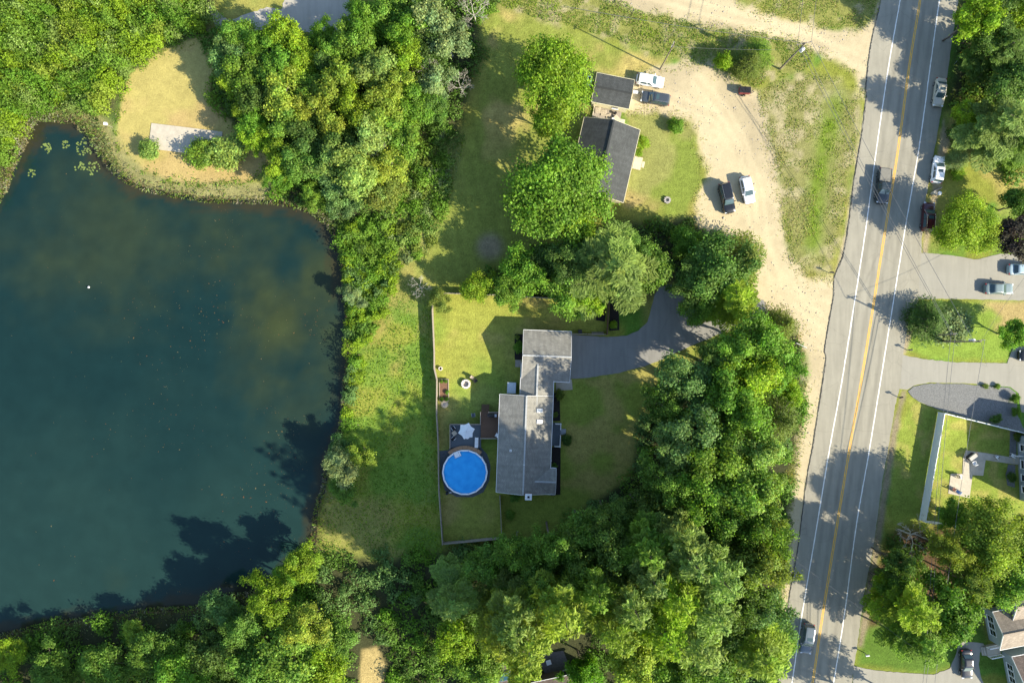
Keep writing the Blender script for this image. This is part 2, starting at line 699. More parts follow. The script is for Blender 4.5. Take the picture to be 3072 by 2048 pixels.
def inside(poly, x, y):
    r = np.zeros(x.shape, bool)
    n = len(poly)
    for i in range(n):
        x1, y1 = poly[i]
        x2, y2 = poly[(i + 1) % n]
        if y1 == y2:
            continue
        c = ((y1 > y) != (y2 > y)) & (x < (x2 - x1) * (y - y1) / (y2 - y1) + x1)
        r ^= c
    return r


def sdist(poly, x, y, reach=12.0):
    """signed distance in metres, positive inside; exact only near the outline"""
    poly = np.asarray(poly)
    out_ = np.full(x.shape, -reach)
    lo, hi = poly.min(0) - reach, poly.max(0) + reach
    m = (x > lo[0]) & (x < hi[0]) & (y > lo[1]) & (y < hi[1])
    xs, ys = x[m], y[m]
    dd = np.full(xs.shape, 1e9)
    n = len(poly)
    for i in range(n):
        a, b = poly[i], poly[(i + 1) % n]
        e = b - a
        l2 = max(float(e @ e), 1e-9)
        t = np.clip(((xs - a[0]) * e[0] + (ys - a[1]) * e[1]) / l2, 0, 1)
        dd = np.minimum(dd, (xs - a[0] - t * e[0]) ** 2 + (ys - a[1] - t * e[1]) ** 2)
    dd = np.sqrt(dd)
    ins = inside(poly, xs, ys)
    out_[m] = np.where(ins, dd, -dd)
    return out_


def ss(d, lo, hi):
    t = np.clip((d - lo) / (hi - lo), 0, 1)
    return t * t * (3 - 2 * t)


def smooth_poly(poly, it=1):
    poly = np.asarray(poly, float)
    for _ in range(it):
        q = np.roll(poly, -1, 0)
        poly = np.stack([poly * 0.75 + q * 0.25, poly * 0.25 + q * 0.75], 1).reshape(-1, 2)
    return poly


# ------------------------------------------------------------------ outlines, in photograph pixels
POND = smooth_poly(P([(-30, 640), (27, 562), (58, 469), (85, 420), (103, 380), (130, 357), (192, 366), (241, 372), (277, 408), (295, 446), (313, 482), (339, 513),
        (393, 555), (446, 574), (513, 587), (625, 606), (750, 606), (862, 612), (920, 630), (969, 664), (1004, 706), (1024, 759), (1026, 804),
        (1030, 849), (1034, 902), (1042, 960), (1043, 1018), (1044, 1063), (1038, 1116), (1030, 1161), (1030, 1206), (1022, 1273), (1005, 1317), (985, 1357),
        (975, 1393), (970, 1460), (952, 1504), (943, 1549), (938, 1616), (925, 1660), (870, 1700), (835, 1735), (755, 1775), (665, 1790), (603, 1820),
        (446, 1824), (357, 1838), (179, 1864), (112, 1875), (0, 1905), (-250, 1960), (-560, 1900), (-700, 1500), (-640, 1000), (-400, 720)]), 1)
CLEARING = smooth_poly(P([(536, 134), (600, 112), (660, 80), (720, 90), (690, 160), (640, 220), (625, 290), (690, 365), (740, 420), (795, 440), (805, 475), (785, 520), (745, 548),
        (690, 545), (600, 555), (540, 550), (480, 535), (430, 510), (390, 480), (345, 440), (352, 390), (362, 330), (370, 270), (385, 230), (430, 195), (480, 155)]), 1)
TRAIL = [(620, 15), (690, 62), (735, 45), (800, 22), (845, 30), (865, -60), (1000, -60), (1072, 30), (1078, 98), (940, 102), (850, 78), (790, 92), (720, 98), (650, 84)]
DIRTROAD = P([(1700, -60), (1830, 0), (1902, 27), (2013, 49), (2147, 85), (2300, 105), (2390, 125), (2440, 150), (2500, 180), (2560, 215), (2582, 270), (2600, 300),
        (2640, 110), (2650, 0), (2640, 30), (2600, 80), (2565, 92), (2500, 92), (2400, 68), (2300, 42), (2235, 20), (2214, 0), (2190, -60)])
LOT = P([(1885, 240), (1985, 208), (2058, 192), (2125, 188), (2180, 225), (2235, 258), (2272, 268), (2299, 380), (2326, 491), (2339, 580), (2357, 700), (2375, 782),
        (2419, 832), (2470, 842), (2520, 836), (2520, 1040), (2490, 1150), (2470, 1300), (2450, 1480), (2412, 1700), (2380, 1880), (2350, 2120), (2310, 2120), (2340, 1800),
        (2372, 1500), (2398, 1300), (2416, 1200), (2428, 1060), (2396, 990), (2330, 950), (2250, 960), (2180, 990), (2150, 960), (2240, 900), (2262, 800), (2200, 720), (2120, 700),
        (2088, 650), (2082, 615), (2096, 576), (2120, 540), (2116, 504), (2098, 460), (2094, 411), (2080, 368), (2036, 346), (1973, 332), (1925, 333), (1888, 340)])
SHOULDER = P([(2600, 290), (2580, 420), (2556, 560), (2535, 700), (2505, 820), (2535, 830), (2580, 600), (2630, 300)])
SHOULDER2 = P([(2830, 360), (2800, 540), (2770, 720), (2765, 770), (2782, 760), (2800, 640), (2825, 555), (2848, 420)])
SHOULDER3 = P([(2760, 900), (2715, 1000), (2700, 1060), (2718, 1062), (2735, 1000), (2752, 960)])
SHOULDER4 = P([(2705, 1170), (2680, 1260), (2655, 1400), (2610, 1700), (2570, 1940), (2590, 1940), (2630, 1700), (2676, 1400), (2700, 1260), (2720, 1170)])
YARD = P([(1297, 880), (1420, 884), (1600, 893), (1822, 906), (1818, 1004), (1712, 1002), (1712, 1140), (1660, 1190), (1655, 1480), (1505, 1480), (1506, 1608), (1330, 1624), (1319, 1466), (1314, 1240), (1312, 1140), (1303, 1100), (1300, 960)])
MEADOW = P([(1180, 830), (1290, 870), (1300, 1100), (1312, 1300), (1328, 1630), (1330, 1660), (1130, 1670), (950, 1640), (960, 1500), (1000, 1400), (1040, 1250), (1070, 1100), (1110, 980), (1150, 900)])
FIELD = P([(1440, 60), (1500, 20), (1700, 70), (1880, 150), (2000, 180), (1960, 210), (1880, 235), (1780, 215), (1750, 340), (1700, 500), (1640, 700), (1560, 850), (1480, 870), (1320, 860), (1290, 800), (1340, 640), (1380, 480), (1420, 320), (1450, 180)])
TOPLAWN = P([(1880, 345), (1973, 332), (2036, 346), (2080, 368), (2094, 411), (2098, 460), (2116, 504), (2120, 540), (2096, 576), (2060, 650), (1950, 660), (1850, 650), (1870, 600), (1910, 420)])
FRONT = P([(1670, 1145), (1770, 1135), (1857, 1120), (1946, 1096), (2013, 1068), (2080, 1036), (2110, 1050), (1960, 1150), (1900, 1300), (1890, 1420), (1760, 1510), (1640, 1600), (1510, 1610), (1508, 1490), (1660, 1490)])
EASTLAWN1 = P([(2800, 420), (2870, 430), (2980, 560), (3000, 640), (3120, 640), (3120, 300), (2880, 300)])
EASTLAWN2 = P([(2757, 902), (3110, 905), (3110, 1035), (3035, 1040), (3020, 1083), (2860, 1080), (2770, 1070), (2714, 1050)])
EASTLAWN3 = P([(2735, 1195), (2770, 1215), (2830, 1240), (3110, 1310), (3110, 1560), (2860, 1575), (2760, 1560), (2700, 1580), (2660, 1560), (2690, 1300)])
EASTLAWN4 = P([(2580, 1900), (2680, 1860), (2940, 1850), (3000, 2000), (2860, 2000), (2800, 2020), (2570, 2000)])
TAN2 = P([(1085, 1945), (1130, 1940), (1155, 1990), (1145, 2080), (1080, 2080), (1078, 2000)])
WEEDSTRIP = P([(2272, 268), (2350, 235), (2440, 215), (2520, 240), (2575, 290), (2578, 330), (2566, 420), (2540, 560), (2520, 690), (2490, 800), (2419, 832), (2375, 782), (2357, 700), (2339, 580), (2326, 491), (2299, 380)])
VERGE = P([(1480, 10), (1600, -40), (1700, -60), (1830, 0), (1902, 27), (2013, 49), (2147, 85), (2300, 105), (2390, 125), (2440, 155), (2420, 215), (2270, 262), (2180, 220), (2060, 185), (1960, 165), (1860, 120), (1750, 90), (1600, 50)])
VERGE2 = P([(2214, 0), (2300, 42), (2400, 68), (2500, 92), (2565, 92), (2610, 70), (2640, 0), (2640, -60), (2190, -60)])
NWOOD = P([(600, 95), (700, 70), (900, 110), (1060, 110), (1070, 20), (1500, -40), (1480, 60), (1440, 200), (1400, 330), (1370, 480), (1320, 660), (1180, 830), (1120, 960), (1070, 1080), (1050, 1060), (1045, 900), (1030, 760), (980, 660), (900, 610), (800, 600), (800, 440), (690, 365), (620, 290), (640, 200)])
SWOOD = P([(1000, 1650), (1330, 1640), (1520, 1620), (1650, 1590), (1760, 1510), (1890, 1420), (1900, 1300), (1960, 1150), (2110, 1050), (2250, 960), (2400, 1000), (2410, 1250), (2380, 1450), (2330, 1800), (2330, 2200), (-100, 2200), (-100, 1925), (112, 1876), (357, 1838), (603, 1820), (755, 1774), (862, 1704), (926, 1658)])
MIDWOOD = P([(1380, 830), (1500, 790), (1700, 730), (1850, 660), (2060, 655), (2150, 700), (2270, 720), (2300, 820), (2260, 900), (2180, 980), (2000, 830), (1960, 880), (1840, 900), (1600, 890), (1400, 880)])
EASTWOOD1 = P([(2880, -60), (2862, 200), (2840, 300), (2850, 420), (2940, 430), (3000, 560), (3180, 560), (3180, -60)])
EASTWOOD2 = P([(2700, 1580), (2860, 1578), (3180, 1540), (3180, 1820), (2950, 1830), (2850, 1900), (2700, 1900), (2600, 1880), (2620, 1700)])
NWBUSH = P([(-120, -60), (640, -60), (660, 40), (600, 108), (536, 130), (480, 150), (430, 190), (380, 228), (360, 300), (345, 360), (280, 345), (200, 330), (120, 330), (80, 380), (40, 470), (0, 590), (-60, 640), (-160, 640)])
BANKSTRIP = P([(1010, 690), (1100, 640), (1180, 660), (1200, 780), (1190, 880), (1150, 960), (1110, 1070), (1070, 1180), (1060, 1300), (1020, 1330), (1030, 1160), (1045, 1050), (1030, 860), (1020, 760)])
SCRUB = P([(1170, 560), (1240, 420), (1330, 380), (1400, 400), (1370, 520), (1330, 660), (1280, 780), (1210, 800), (1180, 760), (1130, 680)])
ROADL = [(2700, -260), (2642, 0), (2616, 112), (2605, 179), (2596, 268), (2598, 290), (2584, 402), (2562, 536), (2541, 697), (2526, 773), (2502, 831), (2500, 884), (2491, 938), (2473, 1045),
         (2477, 1072), (2468, 1139), (2451, 1250), (2436, 1345), (2419, 1437), (2393, 1638), (2377, 1727), (2359, 1839), (2339, 1973), (2334, 2048), (2290, 2310)]
ROADR = [(2905, -260), (2875, 0), (2857, 112), (2843, 214), (2824, 330), (2808, 424), (2785, 549), (2772, 625), (2766, 715), (2763, 759), (2754, 902), (2722, 985), (2709, 1058), (2700, 1161), (2687, 1206), (2665, 1340),
         (2647, 1437), (2620, 1638), (2593, 1772), (2575, 1906), (2562, 1995), (2556, 2048), (2510, 2310)]
LINE_L = [(2745, -260), (2700, 0), (2665, 201), (2629, 446), (2597, 685), (2558, 938), (2522, 1161), (2486, 1358), (2451, 1571), (2406, 1839), (2375, 2048), (2330, 2310)]
LINE_Y = [(2800, -260), (2760, 0), (2727, 201), (2694, 446), (2656, 685), (2616, 938), (2580, 1161), (2546, 1358), (2511, 1571), (2468, 1839), (2437, 2048), (2392, 2310)]
LINE_R = [(2860, -260), (2818, 0), (2790, 201), (2756, 446), (2715, 685), (2674, 938), (2638, 1161), (2606, 1358), (2569, 1571), (2533, 1839), (2500, 2048), (2455, 2310)]


# ------------------------------------------------------------------ the ground
def axis(lim, step, far):
    a = list(np.arange(-lim, lim + step / 2, step))
    s, p = step, lim
    while p < far:
        s *= 1.45
        p += s
        a.append(p)
        a.insert(0, -p)
    return np.array(a)


def build_ground():
    xs, ys = axis(96.0, 0.40, 3000), axis(68.0, 0.40, 3000)
    X, Y = np.meshgrid(xs, ys, indexing='ij')
    nx, ny = X.shape
    x, y = X.ravel(), Y.ravel()
    n = vnoise(x, y, 6.0, 1)
    n2 = vnoise(x, y, 1.6, 2)
    n3 = vnoise(x, y, 17.0, 3)
    wob = (n2 - 0.5) * 1.6 + (n - 0.5) * 1.5
    dry = np.array((0.385, 0.300, 0.125))
    tanw = np.array((0.310, 0.262, 0.080))
    lawn = np.array((0.190, 0.210, 0.036))
    lush = np.array((0.092, 0.190, 0.026))
    dirt = np.array((0.432, 0.364, 0.228))
    sand = np.array((0.42, 0.36, 0.22))
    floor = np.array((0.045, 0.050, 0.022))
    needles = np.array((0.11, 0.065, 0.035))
    mud = np.array((0.075, 0.055, 0.035))

    def mixc(c, col, w):
        return c * (1 - w[:, None]) + col * w[:, None]

    c = np.tile(lawn, (len(x), 1))
    c = mixc(c, lush, ss(n, 0.45, 0.62))
    c = mixc(c, tanw, ss(n3, 0.52, 0.68) * 0.6)
    grain = np.full(len(x), 1.0)

    def zone(poly, edge=1.0, w=0.9):
        return ss(sdist(poly, x, y) + wob * w, -edge, edge)

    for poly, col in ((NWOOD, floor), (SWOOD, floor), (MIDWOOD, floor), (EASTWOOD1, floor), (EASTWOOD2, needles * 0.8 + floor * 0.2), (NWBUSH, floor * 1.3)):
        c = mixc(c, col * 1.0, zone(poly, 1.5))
    c = mixc(c, lush * 0.85, zone(BANKSTRIP, 1.0) * 0.9)
    c = mixc(c, lawn * 0.8 + sand * 0.15, zone(SCRUB, 2.0))
    # lawns, each its own mixture of fresh and dry grass
    z = zone(FIELD, 1.6)
    c = mixc(c, lawn * 0.5 + lush * 0.3 + tanw * 0.2, z)
    c = mixc(c, tanw * 0.8 + dry * 0.2, z * ss(n, 0.47, 0.66) * ss(y, 22, 40))
    c = mixc(c, sand * 0.55, z * ss(1.0 - np.hypot(x - G(1470, 740)[0], y - G(1470, 740)[1]) / 3.2, 0.0, 0.7))
    z = zone(MEADOW, 1.4)
    c = mixc(c, lush * 0.8 + lawn * 0.3, z)
    c = mixc(c, lawn * 1.1, z * ss(n, 0.50, 0.68))
    c = mixc(c, tanw * 0.8, z * ss(n3 + n2 * 0.2, 0.62, 0.75) * 0.7)
    z = zone(YARD, 0.5, 0.1)
    c = mixc(c, lawn * 1.1 + tanw * 0.12, z)
    c = mixc(c, tanw * 1.0, z * ss(n, 0.45, 0.66) * 0.9)
    c = mixc(c, lush * 1.15, z * ss(n3, 0.47, 0.62) * 0.55)
    z = zone(TOPLAWN, 0.9, 0.8)
    c = mixc(c, lawn * 0.72 + tanw * 0.2, z)
    c = mixc(c, dry * 0.78, z * ss(n, 0.42, 0.60) * 0.85)
    c = mixc(c, lush * 1.05, z * ss(n3, 0.5, 0.62) * 0.4)
    z = zone(FRONT, 1.2)
    c = mixc(c, lawn * 0.9 + lush * 0.3, z)
    c = mixc(c, tanw * 0.95, z * ss(n, 0.46, 0.64) * 0.8)
    z = zone(EASTLAWN1, 1.0)
    c = mixc(c, tanw * 0.9 + lawn * 0.1, z)
    c = mixc(c, lush * 1.1, z * ss(n, 0.5, 0.66) * 0.6)
    z = zone(EASTLAWN2, 0.7, 0.5)
    c = mixc(c, lush * 0.7 + lawn * 0.6, z)
    c = mixc(c, dry * 0.85, z * ss(y - G(0, 1000)[1] + wob, -0.5, 1.2) * ss(n, 0.33, 0.55))
    z = zone(EASTLAWN3, 0.7, 0.5)
    c = mixc(c, lawn * 0.85 + lush * 0.35, z)
    c = mixc(c, tanw * 1.0, z * ss(n2, 0.46, 0.70) * 0.6)
    z = zone(EASTLAWN4, 0.9, 0.5)
    c = mixc(c, lush * 0.65 + lawn * 0.12, z)
    for poly in (VERGE, VERGE2):
        z = zone(poly, 1.0)
        c = mixc(c, lawn * 0.75 + sand * 0.12, z)
        c = mixc(c, sand * 0.7, z * ss(n2, 0.56, 0.72) * 0.7)
    z = zone(WEEDSTRIP, 1.0)
    c = mixc(c, sand * 0.24 + lawn * 0.55, z)
    c = mixc(c, sand * 0.8, z * ss(n2 * 0.6 + n * 0.4, 0.50, 0.64) * 0.65)
    stripe = np.exp(-((x - np.interp(y, [G(0, 790)[1], G(0, 560)[1], G(0, 380)[1], G(0, 250)[1]], [G(2430, 0)[0], G(2452, 0)[0], G(2490, 0)[0], G(2520, 0)[0]])) / 1.9) ** 2)
    c = mixc(c, np.array((0.115, 0.18, 0.016)), z * stripe * ss(n2 * 0.4 + 0.6, 0.5, 0.9) * ss(y, G(0, 800)[1], G(0, 720)[1]) * ss(-y, -G(0, 230)[1], -G(0, 330)[1]))
    # mower passes
    u = x * math.cos(0.22) + y * math.sin(0.22)
    c = c * (1 + 0.05 * np.sign(np.sin(u * 2 * math.pi / 2.1)) * zone(FIELD, 0.8, 0.3) * (0.4 + n2))[:, None]
    c = c * (1 + 0.04 * np.sign(np.sin((y + 0.12 * x) * 2 * math.pi / 1.5)) * zone(YARD, 0.4, 0.1) * (0.4 + n2))[:, None]
    # bare ground
    for poly, col, e in ((CLEARING, dry * np.array((0.95, 0.92, 0.88)), 0.35), (TAN2, dry * 0.95, 0.4), (SHOULDER, dirt * 0.8, 0.25), (SHOULDER2, dirt * 0.7, 0.3), (SHOULDER3, dirt * 0.65, 0.3), (SHOULDER4, dirt * 0.5, 0.4)):
        c = mixc(c, col, zone(poly, e, 0.25))
    z = zone(CLEARING, 0.4, 0.2)
    c = mixc(c, lawn * 0.8 + dry * 0.5, z * ss(n * 0.7 + n3 * 0.3, 0.46, 0.62) * 0.6)
    zd = np.maximum(zone(LOT, 0.8, 0.8), zone(DIRTROAD, 0.7, 0.6))
    c = mixc(c, dirt, zd)
    c = mixc(c, dirt * 0.82, zd * ss(n, 0.48, 0.7))
    c = mixc(c, dirt * 1.1, zd * ss(n3, 0.5, 0.66) * 0.6)
    c = mixc(c, sand * 0.8, zd * ss(n2, 0.60, 0.8) * 0.5)
    grain = 1.0 - 0.72 * zd
    grain = grain - 0.35 * zone(CLEARING, 0.4, 0.2)
    # faint wheel tracks in the dirt
    for tr in (((2520, 930), (2400, 900), (2310, 800), (2260, 650), (2230, 480), (2150, 350), (2020, 300), (1900, 285)), ((2600, 250), (2440, 120), (2250, 60), (2050, 10), (1800, -60)), ((2510, 1000), (2420, 930), (2330, 860), (2290, 720), (2270, 560), (2220, 420), (2160, 320), (2090, 240)), ((2620, 200), (2480, 140), (2300, 80), (2120, 30), (1900, -40))):
        p = P(tr)
        q = np.concatenate([np.linspace(p[i], p[i + 1], 40) for i in range(len(p) - 1)])
        m = zd > 0.05
        dmin = np.full(x.shape, 99.0)
        xm, ym = x[m], y[m]
        dm = np.full(xm.shape, 99.0)
        for a in q:
            dm = np.minimum(dm, np.hypot(xm - a[0], ym - a[1]))
        dmin[m] = dm
        w = np.exp(-((dmin - 0.85) / 0.33) ** 2) * zd * (0.35 + 0.65 * n)
        c = mixc(c, dirt * 1.22, w * 0.5)
        c = mixc(c, dirt * 0.85, np.exp(-(dmin / 0.38) ** 2) * zd * 0.35 * n)
    # pond bank
    dp = sdist(POND, x, y) + (n2 - 0.5) * 0.9
    c = mixc(c, sand * 0.30 + lawn * 0.45, ss(dp, -5.0, -2.5) * zone(P([(60, 300), (330, 330), (430, 505), (560, 550), (760, 545), (830, 560), (860, 640), (500, 640), (330, 560), (60, 420)]), 1.0))
    c = mixc(c, mud, ss(dp, -1.1, 0.0))
    c = c * (0.90 + 0.2 * n2)[:, None]
    z = (n2 - 0.5) * 0.05 * (1 - zd)
    z = np.where(dp > -2.2, z - 0.32 * ss(dp, -2.2, 0.2), z)
    z = np.where(dp > 0, -0.32 - np.minimum(dp * 0.35, 1.6), z)
    # split the sheet into named pieces of ground
    cell = (np.arange(nx - 1)[:, None] * ny + np.arange(ny - 1)[None, :]).ravel()
    F = np.stack([cell, cell + ny, cell + ny + 1, cell + 1], 1)
    fx, fy = x[F].mean(1), y[F].mean(1)
    names = [('pond_bed', POND), ('dirt_lot', LOT), ('dirt_road', DIRTROAD), ('clearing', CLEARING), ('back_lawn', YARD), ('meadow', MEADOW), ('field', FIELD),
             ('front_lawn', FRONT), ('house_lawn', TOPLAWN), ('roadside_verge', WEEDSTRIP), ('fenced_lawn', EASTLAWN3), ('corner_lawn', EASTLAWN2)]
    zid = np.zeros(len(F), int)
    for i, (nm, poly) in enumerate(names):
        mm = inside(poly, fx, fy) & (zid == 0)
        zid[mm] = i + 1
    V = np.stack([x, y, z], 1)
    for i, nm in enumerate(['ground'] + [a for a, b in names]):
        Fi = F[zid == i]
        used, inv = np.unique(Fi, return_inverse=True)
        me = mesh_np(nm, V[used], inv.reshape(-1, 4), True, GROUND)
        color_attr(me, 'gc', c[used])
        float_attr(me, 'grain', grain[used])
        tag(link(nm, me), kind='structure')


build_ground()


def build_water():
    lo, hi = POND.min(0) - 1, POND.max(0) + 1
    xs, ys = np.arange(lo[0], hi[0], 0.6), np.arange(lo[1], hi[1], 0.6)
    X, Y = np.meshgrid(xs, ys, indexing='ij')
    nx, ny = X.shape
    x, y = X.ravel(), Y.ravel()
    d = sdist(POND, x, y, 20)
    n = vnoise(x, y, 9.0, 11, 4)
    n2 = vnoise(x, y, 2.5, 12, 3)
    deep = np.array((0.0060, 0.0225, 0.0225))
    silt = np.array((0.0120, 0.0340, 0.0300))
    weed = np.array((0.036, 0.047, 0.016))
    brown = np.array((0.040, 0.034, 0.016))
    c = np.tile(deep, (len(x), 1))

    def mixc(c, col, w):
        return c * (1 - w[:, None]) + col * w[:, None]
    c = mixc(c, silt, ss(-y + (n - 0.5) * 30, -5, 42))
    for px, py, r, a in ((300, 720, 16, .55), (470, 700, 12, .5), (1000, 1000, 12, .8), (860, 900, 9, .75), (790, 1060, 9, .6), (250, 660, 9, .5), (640, 660, 8, .5), (900, 1230, 9, .45), (20, 720, 8, .5), (760, 760, 9, .35), (350, 1750, 3, .5), (480, 520, 6, .4)):
        gx, gy = G(px, py)
        w = np.clip(1.15 - np.hypot(x - gx, y - gy) / r + (n - 0.5) * 1.4 + (n2 - 0.5) * 0.5, 0, 1)
        c = mixc(c, weed * (0.75 + 0.5 * n2)[:, None], w * a * (0.75 if px > 700 else 0.4))
    c = mixc(c, brown * 0.85, ss(-d + (n2 - 0.5) * 2.5 + (n - 0.5) * 3, -1.8, 0.2) * 0.75)
    keep = d > -1.2
    cell = (np.arange(nx - 1)[:, None] * ny + np.arange(ny - 1)[None, :]).ravel()
    F = np.stack([cell, cell + ny, cell + ny + 1, cell + 1], 1)
    F = F[keep[F].all(1)]
    used, inv = np.unique(F, return_inverse=True)
    V = np.stack([x, y, np.full(len(x), -0.26)], 1)
    me = mesh_np('pond_water', V[used], inv.reshape(-1, 4), True, water_material())
    color_attr(me, 'gc', c[used])
    tag(link('pond_water', me), kind='structure')


build_water()


# ------------------------------------------------------------------ roads and pavements
def jitter_outline(pts, step=0.5, amp=0.07, seed=0, closed=True):
    r = np.random.default_rng(seed)
    out_ = []
    n = len(pts)
    for i in range(n if closed else n - 1):
        a, b = np.array(pts[i]), np.array(pts[(i + 1) % n])
        k = max(1, int(np.hypot(*(b - a)) / step))
        nrm = np.array((-(b - a)[1], (b - a)[0])) / max(np.hypot(*(b - a)), 1e-6)
        for j in range(k):
            out_.append(a + (b - a) * j / k + nrm * r.normal(0, amp))
    if not closed:
        out_.append(np.array(pts[-1]))
    return [tuple(p) for p in out_]


def pave(name, pts, material, top=0.06, amp=0.06, seed=0, kind='structure', f=1.0):
    o = MB().prism(jitter_outline([tuple(p) for p in P(pts, f)], amp=amp, seed=seed), -0.12, top).build(name, material)
    return tag(o, kind=kind)


def spline(pts, n=8):
    pts = [np.array(p, float) for p in pts]
    o = []
    for i in range(len(pts) - 1):
        p0, p1, p2, p3 = pts[max(i - 1, 0)], pts[i], pts[i + 1], pts[min(i + 2, len(pts) - 1)]
        for k in range(n):
            t = k / n
            o.append(0.5 * (2 * p1 + (p2 - p0) * t + (2 * p0 - 5 * p1 + 4 * p2 - p3) * t * t + (3 * p1 - p0 - 3 * p2 + p3) * t ** 3))
    o.append(pts[-1])
    return o


def strip(name, pts, width, z, material, parent=None, off=0.0, seed=1, wear=0.012, thick=0.004):
    c = np.array(spline([G(*p) for p in pts], 24))
    t = np.gradient(c, axis=0)
    t /= np.hypot(t[:, 0], t[:, 1])[:, None]
    nr = np.stack([-t[:, 1], t[:, 0]], 1)
    r = np.random.default_rng(seed)
    a = c + nr * (off + width / 2 + r.normal(0, wear, (len(c), 1)))
    b = c + nr * (off - width / 2 + r.normal(0, wear, (len(c), 1)))
    n = len(c)
    V = np.concatenate([np.c_[a, np.full(n, z)], np.c_[b, np.full(n, z)]])
    i = np.arange(n - 1)
    F = np.stack([i, i + n, i + n + 1, i + 1], 1)
    return tag(link(name, mesh_np(name, V, F, False, material), parent), kind=None if parent else 'structure')


road = pave('road', ROADL + ROADR[::-1], A_ROAD, 0.06, 0.035, 3)
strip('edge_line', LINE_L, 0.16, 0.066, M_LINEW, road, seed=4)
strip('edge_line', LINE_R, 0.16, 0.066, M_LINEW, road, seed=5)
strip('centre_line', LINE_Y, 0.13, 0.066, M_LINEY, road, 0.12, 6)
strip('centre_line', LINE_Y, 0.13, 0.066, M_LINEY, road, -0.12, 7)
strip('tar_seam', ROADL[1:-1], 0.11, 0.0645, M_TAR, road, 0.05, 8, 0.035)
DRIVE = [(1708, 1004), (1760, 1006), (1821, 1011), (1879, 1007), (1915, 991), (1942, 965), (1955, 920), (1964, 884), (1985, 850), (2060, 860), (2140, 900), (2230, 900), (2290, 900), (2300, 940), (2250, 962), (2196, 984),
         (2125, 1016), (2080, 1034), (2013, 1065), (1946, 1094), (1857, 1118), (1768, 1132), (1708, 1136)]
pave('driveway', DRIVE, A_DRIVE, 0.055, 0.03, 11)
pave('front_path', [(1668, 1140), (1715, 1138), (1718, 1168), (1668, 1172)], M_CONC, 0.05, 0.01, 12)
pave('side_driveway', [(2757, 757), (2861, 767), (2930, 779), (3000, 762), (3180, 762), (3180, 903), (3017, 900), (2854, 896), (2752, 897)], A_PALE, 0.05, 0.03, 13)
pave('long_driveway', [(2703, 1062), (2769, 1077), (2861, 1086), (3021, 1089), (3040, 1040), (3180, 1040), (3180, 1260), (3062, 1235), (3056, 1180), (3031, 1160), (2897, 1149), (2785, 1147), (2741, 1156), (2721, 1169), (2694, 1166)], A_PALE, 0.05, 0.03, 14)
pave('gravel_parking', [(2723, 1172), (2741, 1159), (2785, 1150), (2897, 1152), (3026, 1162), (3047, 1178), (3052, 1240), (3074, 1296), (2832, 1234), (2768, 1210), (2738, 1193)], A_GRAVEL, 0.065, 0.04, 15)
pave('trail', TRAIL, A_TRAIL, 0.04, 0.08, 16)
pave('curved_driveway', [(2560, 1996), (2620, 2008), (2700, 2016), (2800, 2022), (2850, 2002), (2868, 1960), (2876, 1925), (2895, 1922), (2950, 1928), (2958, 1944), (2940, 1955), (2936, 1990), (2942, 2030), (2990, 2120), (2556, 2120)], A_PALE, 0.05, 0.03, 17)
tag(MB().prism([G(455, 370), G(668, 396), G(661, 472), G(446, 446)], -0.1, 0.09).build('slab', M_CONC), 'bare grey concrete slab in the tan mown clearing beside the pond', 'slab')
patio = pave('patio', [(2897, 1350), (2956, 1358), (3027, 1370), (3090, 1380), (3090, 1399), (2956, 1379), (2949, 1426), (2917, 1424), (2908, 1493), (2844, 1479), (2852, 1420), (2887, 1420), (2889, 1374)], M_CONC, 0.07, 0.0, 18)
# long winding seam and old cracks on the gravel mouth are left to the material


# ------------------------------------------------------------------ foliage
def unit(v):
    return v / np.maximum(np.linalg.norm(v, axis=1), 1e-6)[:, None]


def leaf_mesh(name, pos, nrm, size, tint, aspect=1.0, axis_=None, rng=RNG):
    """one small bent four-sided leaf spray per point"""
    n = len(pos)
    nrm = unit(nrm)
    if axis_ is None:
        axis_ = rng.normal(size=(n, 3))
    u = unit(axis_ - nrm * (axis_ * nrm).sum(1)[:, None])
    v = np.cross(nrm, u)
    s = np.asarray(size)[:, None]
    su, sv = s * 0.62, s * 0.62 / aspect
    bend = nrm * (s * 0.10)
    V = np.stack([pos - u * su, pos - v * sv + bend, pos + u * su, pos + v * sv + bend], 1).reshape(-1, 3)
    F = np.arange(n * 4).reshape(-1, 4)
    me = mesh_np(name, V, F, False, LEAF)
    tint = np.asarray(tint)
    if tint.ndim == 1:
        tint = np.repeat(tint[:, None], 3, 1)
    color_attr(me, 'lc', np.repeat(tint, 4, 0))
    return me


def tree_tubes(name, segs, material, n=5):
    mb = MB()
    for pts, rads in segs:
        mb.tube(pts, rads, n, cap=False)
    me = bpy.data.meshes.new(name)
    me.from_pydata(mb.v, [], mb.f)
    me.materials.append(material)
    me.polygons.foreach_set('use_smooth', np.ones(len(me.polygons), bool))
    me.update()
    return me


